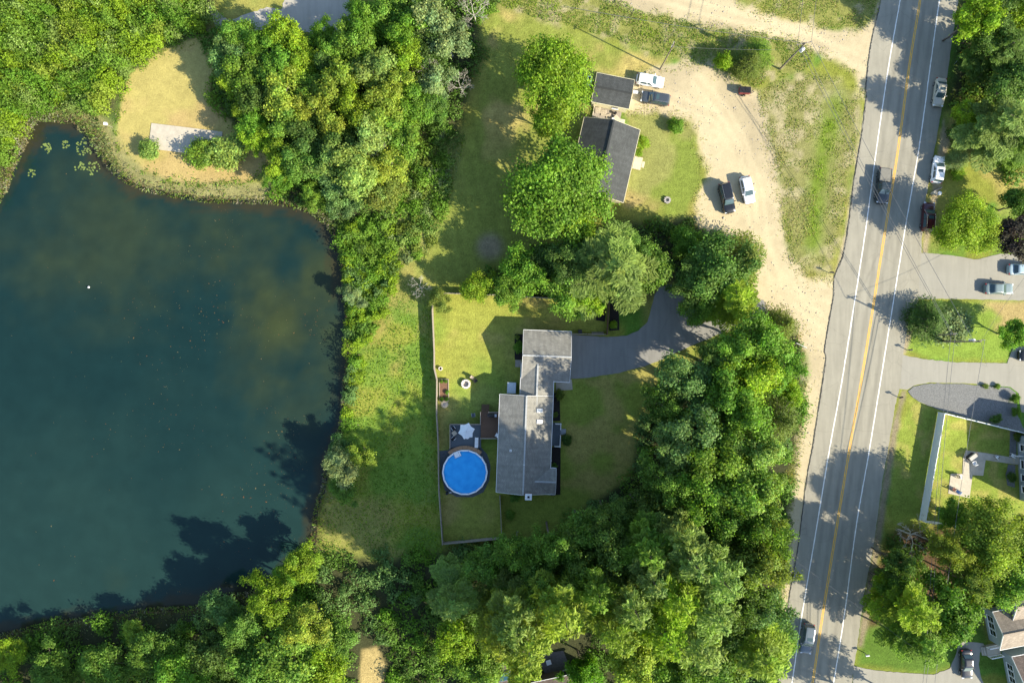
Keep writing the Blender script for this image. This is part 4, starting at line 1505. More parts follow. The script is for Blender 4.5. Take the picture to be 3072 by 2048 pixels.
for k in range(4):
    plank('board', (-0.3 + k * 0.2, 0, 0.45), (0.18, 1.2, 0.04), M_WOODPALE, t)
for k in (-0.45, 0.45):
    plank('leg', (0, k, 0.22), (0.6, 0.06, 0.44), M_WOODGREY, t)
t = thing('heat_pump', 'white outdoor unit behind the small charcoal garage', 'heat pump', G(1766, 249), ST)
MB().box((0, 0, 0.5), (0.75, 1.5, 0.95)).build('casing', M_WHITE, t)
MB().cyl((0, 0.35, 0.975), 0.28, 0.03, 16).build('fan_grille', M_DARK, t)
MB().box((0, 0, 0.02), (0.9, 1.7, 0.04)).build('base', M_CONC, t)
t = thing('door_panel', 'white panel propped beside the small garage door', 'panel', G(1914, 252), ST)
MB().box((0.1, 0.1, 0.75), (0.9, 0.06, 1.5), 0.9, 0.35).build('sheet', M_WHITE, t)
MB().box((0.2, -0.25, 0.35), (0.05, 0.6, 0.7)).build('prop', M_WOODPALE, t)
t = thing('cooler', 'white cooler box beside the small garage door', 'cooler', G(1906, 279), ST)
MB().box((0, 0, 0.2), (0.75, 0.42, 0.4)).build('box', M_TRANSF, t)
MB().box((0, 0, 0.42), (0.78, 0.45, 0.06)).build('lid', M_WHITE, t)

# --- blue-grey house at the right edge
EX, EY = G(3145, 1398)
eh = thing('house', 'blue-grey house wall with white windows at the right edge', 'house', (EX, EY), math.radians(2.5))
gable(eh, 0, 0, 11.4, 10.6, 5.4, 7.6, 'y', 0.35, M_BLUEGREY, R_GREY, M_RIDGE)
for yy, w in ((3.4, 1.0), (0.7, 1.3), (-1.5, 1.0), (-3.4, 1.0)):
    window(eh, (-4.95, yy, 1.35), w, 1.2, 'x-')
    window(eh, (-4.95, yy, 4.1), w, 1.2, 'x-')
sx = MB().box((-5.35, 1.35, 0.15), (0.8, 1.4, 0.3)).build('doorstep', M_CONC, eh)
railing(sx, (-5.75, 2.05, 0), (-5.0, 2.05, 0), 0.9, M_WHITE, 0.2, 0.3)
tag(MB().prism([G(3030, 1290), G(3050, 1290), G(3048, 1372), G(3028, 1370)], -0.05, 0.05).build('stone_bed', A_GRAVEL), kind='structure')
tag(MB().prism(jitter_outline([G(3024, 1392), G(3046, 1394), G(3044, 1462), G(3022, 1455), G(3017, 1425)], 0.3, 0.02, 3), -0.05, 0.05).build('stone_bed', A_GRAVEL), kind='structure')

# --- lower right house
LX, LY = G(3090, 1935)
LT = math.radians(11.0)
lh = thing('house', 'pale grey house with tan roofs in the lower right corner', 'house', (LX, LY), LT)
a = hl(3026, 1885, 3.0, (LX, LY), LT)
gable(lh, a[0] + 1.5, a[1], 7.0, 6.2, 3.0, 4.6, 'x', 0.35, M_GREYSIDE, R_BROWN, mat('tan_ridge', (0.30, 0.25, 0.19), 0.9))
for i in range(3):
    window(lh, (a[0] + 1.5 - 3.16, a[1] + 1.35 - i * 1.15, 1.55), 0.85, 1.25, 'x-')
b = hl(3085, 1800, 3.0, (LX, LY), LT)
gable(lh, b[0] + 1.0, b[1] + 0.4, 9.0, 7.0, 3.3, 5.4, 'x', 0.35, M_GREYSIDE, R_BROWN, mat('tan_ridge', (0.30, 0.25, 0.19), 0.9))
window(lh, (b[0] + 1.0 - 4.16, b[1] - 1.6, 1.7), 1.3, 1.2, 'x-')
c = hl(3085, 2025, 3.0, (LX, LY), LT)
gable(lh, c[0] + 1.3, c[1] - 0.6, 6.6, 8.0, 3.0, 5.0, 'x', 0.35, M_GREYSIDE, R_DUSK, mat('tan_ridge', (0.30, 0.25, 0.19), 0.9))
for i in range(3):
    window(lh, (c[0] + 1.3 - 2.96, c[1] + 1.0 - i * 1.1, 1.5), 0.8, 1.2, 'x-')
pq = hl(2978, 1948, 0.3, (LX, LY), LT)
po = MB().box((pq[0], pq[1], 0.25), (2.2, 1.7, 0.5)).build('porch', M_CONC, lh)
railing(po, (pq[0] - 1.05, pq[1] + 0.8, 0), (pq[0] + 1.0, pq[1] + 0.8, 0), 0.9, M_WHITE, 0.25, 0.5, top=0.14)
railing(po, (pq[0] - 1.05, pq[1] - 0.8, 0), (pq[0] + 1.0, pq[1] - 0.8, 0), 0.9, M_WHITE, 0.25, 0.5, top=0.14)
for i in range(2):
    MB().box((pq[0] - 1.3 - i * 0.3, pq[1], 0.16 - i * 0.08), (0.32, 1.4, 0.32 - i * 0.16)).build('step', M_CONC, po)

# --- house under the pines at the bottom
BX, BY = G(1585, 2065)
BT = math.radians(12.0)
bh = thing('house', 'brown-roofed house mostly hidden under the pines at the bottom', 'house', (BX, BY), BT)
q1 = hl(1487, 2050, 0, (BX, BY), BT)
q2 = hl(1690, 2078, 0, (BX, BY), BT)
gable(bh, q1[0], q1[1], 6.4, 8.6, 3.0, 4.6, 'x', 0.35, M_BROWNSIDE, R_DUSK, R_DUSK)
gable(bh, q2[0], q2[1], 11.0, 8.4, 3.0, 4.7, 'x', 0.35, M_BROWNSIDE, R_DUSK, R_DUSK)
sk = MB().box((q1[0] + 2.1, q1[1] + 2.6, 3.74), (2.0, 1.2, 0.14), rx=-0.355).build('skylight', M_METAL, bh)
MB().box((q1[0] + 2.1, q1[1] + 2.63, 3.82), (1.8, 1.0, 0.03), rx=-0.355).build('pane', mat('blue_glass', (0.05, 0.14, 0.18), 0.1, spec=0.8), sk)
window(bh, (q2[0] + 1.0, q2[1] + 3.87, 1.6), 1.2, 1.1, 'y+', M_BROWNSIDE)
for px, py, lab in ((1646, 1986, 'pale square table on the ground beside the hidden bottom house'), (1697, 2014, 'pale square table nearest the roof of the hidden bottom house')):
    t = thing('table', lab, 'table', G(px, py, 0.7), BT + 0.1, 'tables beside the bottom house')
    MB().box((0, 0, 0.7), (0.8, 0.8, 0.05)).build('top', M_TRANSF, t)
    for sx_ in (-1, 1):
        for sy_ in (-1, 1):
            MB().box((0.32 * sx_, 0.32 * sy_, 0.34), (0.05, 0.05, 0.68)).build('leg', M_DARK, t)
tag(MB().prism([G(1610, 1962), G(1690, 1950), G(1715, 2015), G(1640, 2030)], -0.05, 0.05).build('terrace', mat('dark_pavers', (0.12, 0.11, 0.11), 0.9, noise=0.25)), kind='structure')
# ------------------------------------------------------------------ woods, shrubs and weeds
ORD = ('nearest', 'second nearest', 'third nearest', 'fourth nearest', 'fifth nearest', 'sixth nearest', 'seventh nearest', 'eighth nearest', 'ninth nearest', 'tenth nearest')


def wood(area, rows, group, mark=('the round pool', 1068, 1083)):
    """the trees of one wood; look-alikes are told apart by how near they stand to a landmark"""
    same = {}
    for row in rows:
        if len(row) < 7 or not row[6]:
            same.setdefault((row[0], row[5]), []).append(row)
    for row in rows:
        kind, x, y, r, h, col = row[:6]
        lab = row[6] if len(row) > 6 else None
        if not lab:
            peers = sorted(same[(kind, col)], key=lambda q: math.hypot(q[1] - mark[1], q[2] - mark[2]))
            lab = '%s %s %s' % (CWORD[col], WORD[kind], area)
            if len(peers) > 1:
                lab += ', %s %s' % (ORD[peers.index(row)], mark[0])
            else:
                lab = 'only ' + lab
        tree(kind, x, y, r, h, col, lab, area, group=group)


# north wood, between the tan clearing and the field
wood('in the wood left of the field', [
    ('birch', 522, 130, 40, 7.5, 'blue'), ('maple', 560, 90, 48, 8, 'mid'), ('birch', 610, 110, 46, 9, 'green'), ('maple', 660, 85, 48, 9, 'lime'), ('birch', 540, 190, 38, 7, 'lime'),
    ('maple', 575, 165, 52, 9, 'mid'), ('birch', 635, 160, 48, 10, 'green'), ('maple', 690, 135, 48, 9, 'lime'), ('birch', 562, 245, 34, 6.5, 'lime'), ('maple', 600, 225, 48, 9, 'dark'),
    ('birch', 650, 225, 56, 11, 'yg'), ('spruce', 748, 150, 44, 9, 'dark'), ('maple', 705, 205, 46, 8, 'mid'), ('birch', 772, 195, 52, 11, 'yg'), ('birch', 715, 250, 46, 10, 'yg'),
    ('maple', 830, 55, 50, 9, 'green'), ('birch', 820, 110, 50, 11, 'mid'), ('birch', 860, 160, 50, 11, 'pale'), ('maple', 885, 40, 50, 9, 'mid'), ('birch', 930, 75, 46, 10, 'green'),
    ('maple', 950, 20, 50, 9, 'deep'), ('birch', 1000, 55, 58, 11, 'sage', 'sage-green sparse tree with white limbs at the top of the wood'), ('birch', 1032, 95, 50, 9, 'sage', 'loose grey-green tree overhanging the top end of the field'),
    ('bare', 1090, 25, 44, 7, 'grey', 'bare grey dead tree at the top end of the field'), ('maple', 935, 135, 44, 9, 'lime'), ('birch', 905, 205, 44, 10, 'yg', None),
    ('bare', 985, 165, 34, 8, 'grey', 'upper grey leafless crown at the right of the wood'), ('bare', 1060, 195, 32, 7, 'grey', 'lower of two grey leafless crowns at the right of the wood'),
    ('birch', 1000, 190, 42, 8, 'sage'), ('maple', 985, 250, 42, 7, 'deep'), ('maple', 955, 245, 44, 8, 'green'), ('birch', 885, 255, 50, 11, 'yg'),
    ('birch', 820, 265, 50, 11, 'lime'), ('birch', 765, 285, 48, 10, 'yg'), ('maple', 660, 290, 48, 9, 'mid'), ('birch', 710, 320, 46, 9, 'dark'), ('birch', 605, 320, 40, 7, 'lime'),
    ('maple', 585, 280, 38, 7, 'green'), ('birch', 850, 320, 54, 11, 'pale'), ('birch', 920, 320, 48, 9, 'mid'), ('maple', 800, 335, 48, 9, 'dark'), ('birch', 645, 360, 44, 8, 'lime'),
    ('maple', 700, 375, 50, 9, 'deep'), ('birch', 760, 375, 46, 10, 'pale'), ('birch', 820, 385, 54, 11, 'pale'), ('birch', 880, 385, 50, 9, 'yg'), ('maple', 650, 410, 36, 6, 'green'),
    ('willow', 765, 420, 54, 7, 'blue'), ('birch', 830, 430, 46, 8, 'pale'), ('birch', 875, 440, 46, 7, 'olive'), ('willow', 720, 445, 40, 5, 'mid'), ('willow', 800, 475, 40, 4.5, 'blue'),
    ('maple', 980, 110, 46, 8, 'dark'), ('birch', 745, 90, 36, 8, 'green'), ('maple', 775, 120, 40, 9, 'mid'), ('birch', 560, 130, 40, 8, 'blue'), ('bare', 735, 215, 26, 9, 'grey', 'small grey twiggy crown amid the left of the wood'), ('bare', 860, 345, 28, 9, 'grey', 'small grey twiggy crown low in the wood')], 'trees of the wood left of the field', ('the concrete slab', 330, 240))
# big trees behind the charcoal-roofed house
tree('bigmaple', 1268, 190, 84, 12.5, 'lime', 'broad yellow-lime tree behind the small charcoal-roofed garage', sy=1.18)
tree('bigmaple', 1283, 432, 110, 13.5, 'green', 'largest broad green tree overhanging the charcoal house roof', sy=1.12)
tree('maple', 1318, 515, 64, 10, 'lime', 'lime-green tree below the charcoal house, touching the largest green tree')
tree('maple', 1255, 280, 34, 7, 'lime', 'small lime-green tree squeezed between the two broad trees')
# belt between the two houses
wood('in the belt between the two houses', [
    ('maple', 1102, 658, 40, 6, 'lime', 'lone lime-green tree on the top fence of the back yard'), ('maple', 1212, 622, 58, 9, 'green'), ('maple', 1170, 668, 38, 7, 'mid'), ('oak', 1295, 590, 56, 11, 'dark'),
    ('maple', 1300, 672, 56, 9, 'mid'), ('maple', 1340, 690, 44, 8, 'lime'), ('pine', 1415, 618, 104, 15, 'pale', 'widest pale feathery pine in the belt between the two houses'), ('pine', 1350, 600, 64, 12, 'dark'),
    ('maple', 1492, 615, 50, 9, 'mid'), ('maple', 1582, 560, 40, 7, 'green', 'small bright green tree beside the gravel lot below the stump'), ('oak', 1640, 620, 74, 11, 'deep', 'wide deep green tree at the lower edge of the gravel lot'),
    ('spruce', 1710, 590, 58, 10, 'olive', 'dark olive conifer jutting into the gravel lot'), ('oak', 1580, 650, 56, 9, 'dark'), ('pine', 1682, 688, 68, 11, 'lime', 'lime-green pine at the mouth of the shaded driveway'),
    ('maple', 1608, 702, 46, 8, 'mid'), ('oak', 1440, 560, 50, 9, 'deep'), ('maple', 1250, 600, 40, 8, 'dark')], 'trees in the belt between the two houses', ('the pool', 1068, 1083))
tree('bare', 965, 660, 28, 4.5, 'grey', 'grey leafless shrub outside the top left corner of the yard fence')
tree('maple', 1012, 692, 28, 4.5, 'olive', 'small olive tree in the top left corner of the back yard')
# east wood, along the road
wood('in the wood along the road', [
    ('spruce', 1795, 745, 44, 8, 'olive', 'small olive conifer at the gravel mouth of the lot'), ('oak', 1745, 790, 62, 14, 'green'), ('oak', 1690, 800, 58, 14, 'mid'), ('oak', 1772, 855, 54, 13, 'green'),
    ('oak', 1715, 870, 64, 15, 'lime'), ('oak', 1640, 830, 52, 13, 'dark'), ('oak', 1575, 880, 74, 15, 'blue'), ('oak', 1650, 910, 66, 16, 'green'), ('oak', 1530, 935, 54, 14, 'deep'), ('oak', 1600, 985, 80, 17, 'blue'),
    ('oak', 1700, 950, 62, 17, 'green'), ('spruce', 1790, 965, 54, 11, 'olive', 'dark olive conifer beside the dirt shoulder of the road'), ('oak', 1545, 1040, 66, 16, 'blue'), ('oak', 1650, 1050, 80, 18, 'mid'),
    ('oak', 1722, 1040, 58, 17, 'pale'), ('oak', 1520, 1100, 56, 16, 'deep'), ('oak', 1590, 1110, 74, 18, 'green'), ('oak', 1680, 1130, 76, 19, 'mid'), ('oak', 1732, 1120, 50, 18, 'pale'), ('oak', 1720, 1200, 66, 20, 'mid'),
    ('oak', 1640, 1190, 60, 18, 'deep'), ('oak', 1752, 1210, 44, 17, 'olive'), ('oak', 1752, 1290, 60, 20, 'olive'), ('oak', 1700, 1290, 66, 21, 'olive'), ('oak', 1690, 1370, 66, 20, 'dark'),
    ('oak', 1735, 1380, 58, 19, 'blue'), ('oak', 1790, 1455, 36, 10, 'mid', 'mid-green tree leaning over the road beside the lower car'), ('pine', 1735, 1490, 84, 20, 'yg', 'yellow-green pine at the bottom edge beside the road'), ('maple', 1810, 900, 34, 7, 'lime', 'small lime-green tree on the dirt shoulder')], 'trees of the wood along the road', ('the garage', 1254, 820))
# south pine wood
wood('in the pine wood below the yard', [
    ('oak', 1470, 1165, 56, 15, 'dark'), ('oak', 1400, 1190, 54, 18, 'dark'), ('oak', 1335, 1215, 54, 18, 'deep'), ('oak', 1265, 1250, 58, 20, 'deep'), ('oak', 1190, 1265, 54, 17, 'deep'), ('oak', 1120, 1290, 50, 14, 'deep'),
    ('oak', 1320, 1280, 56, 21, 'dark'), ('oak', 1240, 1310, 56, 21, 'deep'), ('oak', 1395, 1250, 54, 22, 'dark'),
    ('pine', 1475, 1250, 78, 25, 'mid'), ('pine', 1550, 1215, 66, 24, 'pale'), ('pine', 1480, 1300, 74, 27, 'pale'), ('pine', 1570, 1265, 76, 28, 'pale'), ('pine', 1630, 1300, 80, 28, 'pale'), ('pine', 1610, 1370, 84, 28, 'pale'),
    ('pine', 1540, 1345, 78, 29, 'lime'), ('pine', 1440, 1360, 78, 28, 'pale'), ('pine', 1360, 1330, 70, 27, 'mid'), ('pine', 1290, 1375, 86, 29, 'yg'), ('pine', 1185, 1395, 86, 27, 'pale'), ('pine', 1212, 1440, 78, 29, 'yg'),
    ('pine', 1150, 1440, 62, 25, 'yg'), ('pine', 1405, 1415, 72, 29, 'yg'), ('pine', 1510, 1420, 78, 29, 'lime'), ('oak', 1460, 1490, 72, 17, 'yg'), ('pine', 1590, 1455, 76, 28, 'pale'),
    ('oak', 1660, 1440, 60, 15, 'dark'), ('oak', 1640, 1520, 62, 15, 'deep'), ('oak', 1555, 1535, 58, 14, 'mid'), ('bare', 1668, 1525, 42, 12, 'grey', 'bare grey dead tree at the bottom of the pine wood'),
    ('maple', 1050, 1470, 50, 10, 'lime'), ('maple', 1090, 1530, 58, 10, 'mid'), ('pine', 1200, 1515, 56, 26, 'yg'), ('maple', 1335, 1540, 42, 12, 'green'), ('pine', 1040, 1370, 62, 16, 'pale')], 'trees of the pine wood below the yard', ('the pool', 1068, 1083))
# south-west corner
wood('in the thicket below the pond', [
    ('oak', 620, 1362, 56, 12, 'lime', 'lime-green tree with spread boughs at the lower pond bank'), ('oak', 705, 1430, 52, 12, 'yg'), ('maple', 665, 1500, 72, 12, 'mid'), ('maple', 742, 1520, 62, 11, 'lime'), ('oak', 560, 1440, 52, 10, 'deep'),
    ('maple', 590, 1530, 66, 11, 'deep'), ('maple', 700, 1292, 40, 7, 'lime'), ('maple', 660, 1320, 30, 5, 'green'), ('maple', 500, 1490, 56, 9, 'dark'), ('maple', 775, 1465, 44, 9, 'deep'), ('maple', 420, 1545, 56, 9, 'green'),
    ('maple', 310, 1450, 28, 4.5, 'yg', 'yellow-green shrubby tree low on the bottom pond bank'), ('maple', 350, 1500, 50, 7, 'deep'), ('maple', 245, 1530, 56, 7, 'deep'), ('maple', 120, 1540, 56, 7, 'deep'), ('maple', 20, 1500, 40, 5, 'lime'),
    ('maple', 510, 1395, 46, 7, 'blue')], 'trees of the thicket below the pond', ('the left edge', 0, 1500))
# pond bank and clearing
tree('willow', 812, 680, 34, 4.2, 'sage', 'round sage-green willow shrub on the right pond bank')
tree('birch', 785, 1075, 42, 6.5, 'sage', 'pale sage tree on the lower right pond bank')
tree('birch', 838, 1050, 34, 6, 'yg', 'yellow-green tree beside the pale sage tree on the bank')
tree('willow', 775, 1030, 30, 4, 'blue', 'blue-green shrub just above the pale sage tree on the bank')
tree('maple', 790, 1125, 34, 4, 'deep', 'deep green shrub just below the pale sage tree on the bank')
tree('bush', 343, 344, 22, 2.2, 'pale', 'small pale bush left of the concrete slab')
tree('bush', 466, 352, 33, 2.8, 'mid', 'mid-green bush on the right end of the concrete slab')
tree('bush', 526, 348, 42, 3.4, 'pale', 'larger pale green bush right of the concrete slab')
# upper lot
tree('bush', 1555, 289, 17, 1.7, 'green', 'round green bush alone on the lawn beside the gravel lot')
tree('bush', 1474, 326, 15, 1.6, 'lime', 'lime-green bush against the front of the charcoal house')
tree('bush', 1465, 350, 9, 1.0, 'lime', 'low lime-green plant beside the pale wooden steps')
tree('spruce', 1722, 140, 40, 5, 'olive', 'olive conifer beside the upper dirt road')
tree('bush', 1665, 140, 18, 3.2, 'lime', 'lime-green sapling left of the olive conifer by the dirt road')
tree('spruce', 1745, 118, 34, 4, 'mid', 'mid-green conifer touching the dirt road beside the utility pole')
# east side
wood('right of the road', [
    ('oak', 2272, 60, 56, 11, 'dark'), ('maple', 2235, 45, 44, 12, 'lime', 'lime-topped tree at the top right beside the road'), ('maple', 2335, 22, 44, 12, 'lime', 'lime-green tree in the top right corner'), ('pine', 2300, 115, 66, 10, 'dark'),
    ('oak', 2330, 190, 62, 9, 'dark'), ('maple', 2220, 272, 36, 5, 'lime', 'small lime-green tree across the road from the weed strip'), ('pine', 2305, 285, 76, 12, 'pale', 'pale feathery pine at the right edge above the lawn'),
    ('pine', 2345, 330, 40, 9, 'mid'), ('spruce', 2205, 362, 25, 4, 'sage', 'small grey-green spruce beside the parked white hatchback'), ('bush', 2203, 398, 14, 1.2, 'lime', 'low lime bush beside the parked white hatchback'),
    ('bush', 2250, 352, 14, 1.3, 'olive', 'low olive bush on the dry lawn right of the small spruce'),
    ('bigmaple', 2216, 520, 68, 8.2, 'lime', 'broad lime-green tree beside the parked maroon car'), ('maple', 2335, 545, 52, 8, 'purple', 'dark purple-leaved tree at the right edge above the driveway'), ('maple', 2345, 470, 40, 8, 'deep', 'deep green tree at the right edge above the purple tree'),
    ('spruce', 2138, 735, 48, 4.8, 'dark', 'wide dark spruce between the two right-hand driveways'), ('bush', 2190, 745, 40, 2.6, 'sage', 'grey-green straggly bush right of the wide dark spruce'),
    ('maple', 2332, 765, 42, 6.5, 'green', 'round bright green tree at the right edge below the upper driveway')], 'trees right of the road', ('the yellow sign', 2213, 134))
wood('near the lower right house', [
    ('bigmaple', 2272, 1240, 84, 14, 'yg', 'broad yellow-green tree below the white-fenced lawn'), ('maple', 2185, 1180, 34, 5, 'mid'), ('oak', 2165, 1255, 46, 12, 'yg'), ('bare', 2105, 1235, 52, 8, 'grey', 'bare grey tangled tree beside the road, below the white fence'),
    ('oak', 2225, 1340, 44, 12, 'olive'), ('maple', 2170, 1390, 76, 12, 'green', 'wide bright green maple left of the lower right house'), ('pine', 2085, 1395, 62, 18, 'lime', 'lime-green pine under the wires beside the road'), ('pine', 2110, 1470, 58, 14, 'mid'),
    ('oak', 2310, 1330, 60, 12, 'mid'), ('oak', 2345, 1260, 50, 12, 'green'), ('maple', 2060, 1290, 40, 12, 'dark'), ('maple', 2055, 1350, 36, 12, 'deep')], 'trees near the lower right house', ('the black sedan', 2222, 1525))
# low planting round the grey-roofed house
for kind, x, y, r, h, col, lab in [
        ('bush', 1557, 1040, 15, 0.9, 'green', 'clipped green bush against the left end of the grey-roofed garage'), ('bush', 1473, 1254, 10, 1.0, 'lime', 'lime-green bush above the pool deck'), ('bush', 1840, 975, 11, 1.2, 'lime', 'lime-green plant in the mulch bed beside the driveway'),
        ('bush', 1700, 1321, 15, 1.8, 'dark', 'round dark shrub below the white-railed porch'), ('bush', 1681, 1182, 14, 1.2, 'olive', 'olive shrub at the top of the foundation bed'), ('bush', 1664, 1398, 8, 0.8, 'deep', 'deep green plant low in the foundation bed'),
        ('bush', 1530, 1545, 13, 1.1, 'mid', 'small green bush below the end of the grey house'), ('bush', 1544, 1492, 14, 1.0, 'deep', 'low green shrub against the chimney end of the house'), ('bush', 1551, 1012, 7, 0.6, 'olive', 'small plant at the top of the black garage bed'),
        ('bush', 1667, 1243, 7, 0.6, 'olive', 'small round plant in the bed above the porch'),
        ('bush', 2991, 1256, 14, 1.6, 'dark', 'round dark shrub on the grey gravel parking'), ('bush', 3045, 1195, 13, 1.3, 'green', 'upper green plant in the border at the right edge'), ('bush', 3050, 1235, 13, 1.3, 'mid', 'lower green plant in the border at the right edge'),
        ('bush', 2957, 1157, 8, 0.6, 'olive', 'left of two tiny shrubs beside the long driveway'), ('bush', 2992, 1158, 8, 0.6, 'mid', 'right of two tiny shrubs beside the long driveway'), ('bush', 3036, 1432, 13, 1.3, 'dark', 'round dark shrub against the blue-grey house wall'),
        ('bush', 3052, 1310, 12, 1.0, 'olive', 'olive plant at the corner of the white fence and the house')]:
    tree(kind, x, y, r, h, col, lab, f=1.0)

# the wood goes on beyond the lower edge; its shade falls back into the picture
for i, (x, y, r, h) in enumerate(((90, 2225, 95, 17), (250, 2235, 100, 18), (420, 2225, 95, 17), (590, 2240, 100, 18), (760, 2235, 95, 17), (2700, 2190, 80, 13), (2790, 2170, 80, 13))):
    tree('oak', x, y, r, h, 'deep', '%s of the trees just beyond the bottom edge, seen by its shade' % ('first', 'second', 'third', 'fourth', 'fifth', 'sixth', 'seventh')[i], f=1.0, group='trees beyond the bottom edge')

thicket('shrub_thicket', NWBUSH, 1.75, (1.0, 2.1), (1.4, 4.2), ['mid', 'lime', 'pale', 'green', 'lime', 'mid', 'yg'], 'tangled green wetland shrubs filling the top left corner', 'thicket', 0.215, 820, 3)
thicket('bank_thicket', BANKSTRIP, 1.5, (0.8, 1.5), (0.8, 2.2), ['mid', 'lime', 'green', 'lime', 'blue'], 'bright green shrubs massed along the right pond bank', 'thicket', 0.19, 560, 4)
thicket('undergrowth', SWOOD, 2.6, (1.2, 2.1), (0.7, 2.2), ['dark', 'deep', 'green', 'deep', 'blue'], 'shaded undergrowth covering the floor of the lower wood', 'undergrowth', 0.25, 380, 5, (TAN2, P([(1420, 1960), (1760, 1930), (1780, 2200), (1400, 2200)])))
thicket('undergrowth', NWOOD, 2.4, (1.1, 1.9), (0.6, 2.0), ['deep', 'mid', 'dark', 'green'], 'green undergrowth between the trunks of the upper wood', 'undergrowth', 0.23, 360, 6)
thicket('undergrowth', MIDWOOD, 2.4, (1.0, 1.7), (0.5, 1.4), ['deep', 'dark', 'mid'], 'undergrowth beneath the belt between the two houses', 'undergrowth', 0.28, 220, 7)
thicket('undergrowth', EASTWOOD1, 2.2, (1.0, 1.8), (0.6, 1.8), ['dark', 'deep', 'olive', 'dark'], 'dark brush beneath the trees at the top right', 'undergrowth', 0.28, 260, 8)
thicket('undergrowth', EASTWOOD2, 3.2, (0.9, 1.6), (0.4, 1.3), ['deep', 'olive', 'mid', 'dark'], 'brush beneath the trees above the lower right house', 'undergrowth', 0.28, 220, 9)
thicket('scrub', SCRUB, 1.7, (0.7, 1.3), (0.4, 1.0), ['pale', 'sage', 'mid', 'pale', 'olive'], 'pale rough scrub between the wood and the field', 'scrub', 0.24, 260, 10)
weeds('verge_weeds', VERGE, 55, 0.6, ['mid', 'yg', 'green', 'straw', 'mid', 'lime'], 'rough green weeds along the lower side of the upper dirt road', 'weeds', 0.16, 11, 2.4, 0.36)
weeds('verge_weeds', VERGE2, 45, 0.4, ['mid', 'straw', 'green', 'yg'], 'weeds in the corner between the dirt road and the road', 'weeds', 0.15, 12, 2.2, 0.38)
weeds('strip_weeds', WEEDSTRIP, 30, 0.25, ['straw', 'mid', 'yg', 'straw', 'lime'], 'patchy weeds on the strip between the gravel lot and the road', 'weeds', 0.17, 13, 1.6, 0.42)
weeds('meadow_grass', MEADOW, 16, 0.28, ['mid', 'green', 'yg', 'lime'], 'long meadow grass between the pond and the yard fence', 'grass', 0.22, 14, 3.0, 0.30)
weeds('scrub_grass', SCRUB, 20, 0.5, ['pale', 'sage', 'yg', 'mid'], 'long pale grass in the scrub beside the field', 'grass', 0.24, 15, 2.4, 0.3)
weeds('shoulder_weeds', P([(2300, 940), (2400, 985), (2425, 1100), (2405, 1300), (2380, 1480), (2350, 1750), (2330, 1750), (2350, 1480), (2375, 1300), (2390, 1150), (2330, 1000)]), 18, 0.4, ['straw', 'grey', 'yg', 'mid'], 'dry weeds between the wood and the dirt shoulder', 'weeds', 0.22, 16, 1.5, 0.45)


weeds('reed_bed', P([(85, 330), (190, 312), (275, 340), (318, 395), (352, 470), (380, 520), (340, 516), (300, 446), (262, 398), (200, 366), (120, 358), (95, 385)]), 60, 1.3, ['sage', 'straw', 'sage', 'pale', 'grey'], 'band of tall sage-grey reeds round the upper pond corner', 'reeds', 0.30, 17, 2.0, 0.15, 0.8, 5.0, -0.1)
weeds('reed_bed', P([(105, 372), (86, 425), (58, 475), (28, 560), (-10, 630), (-30, 610), (5, 545), (40, 460), (70, 405), (92, 362)]), 60, 0.8, ['straw', 'grey', 'straw', 'sage'], 'pale straw reeds along the left pond bank', 'reeds', 0.30, 18, 2.0, 0.2, 0.8, 5.0, -0.15)


def fringe(name, poly, n_m, width, cols, label, size=0.15, seed=1, h=0.14):
    """ragged tufts along an outline"""
    r = np.random.default_rng(seed)
    p, q = np.asarray(poly), np.roll(np.asarray(poly), -1, 0)
    L = np.hypot(*(q - p).T)
    k = r.choice(len(p), int(L.sum() * n_m), p=L / L.sum())
    t = r.random(len(k))[:, None]
    x = p[k] + (q[k] - p[k]) * t + r.normal(0, width, (len(k), 2))
    w = vnoise(x[:, 0], x[:, 1], 1.1, seed + 2, 2)
    m = (w > 0.46) & (np.abs(x[:, 0]) < 92) & (np.abs(x[:, 1]) < 64)
    for op in (P(ROADL + ROADR[::-1]),):
        m &= ~inside(op, x[:, 0], x[:, 1])
    x = x[m]
    N = len(x)
    cc = np.array([LEAFCOL[c] for c in cols])
    tint = cc[r.integers(0, len(cols), N)] * r.uniform(0.6, 1.3, N)[:, None]
    pos = np.c_[x, h * r.uniform(0.1, 1, N)]
    nrm = r.normal(size=(N, 3)) * 0.6 + np.array([0, 0, 0.7])
    me = leaf_mesh(name, pos, nrm, size * r.uniform(0.5, 1.6, N), tint, 1.8, rng=r)
    tag(link(name, me), label, 'grass', kind='stuff')


fringe('lot_edge_grass', LOT, 60, 0.75, ['yg', 'straw', 'lime', 'straw'], 'ragged grass tufts fringing the dirt lot', 0.12, 51)
fringe('track_edge_grass', DIRTROAD, 60, 0.6, ['yg', 'straw', 'lime', 'straw'], 'ragged grass tufts fringing the upper dirt road', 0.12, 52)
fringe('clearing_edge_grass', CLEARING, 70, 0.45, ['mid', 'lime', 'straw', 'green'], 'grass tufts round the tan clearing', 0.17, 53)


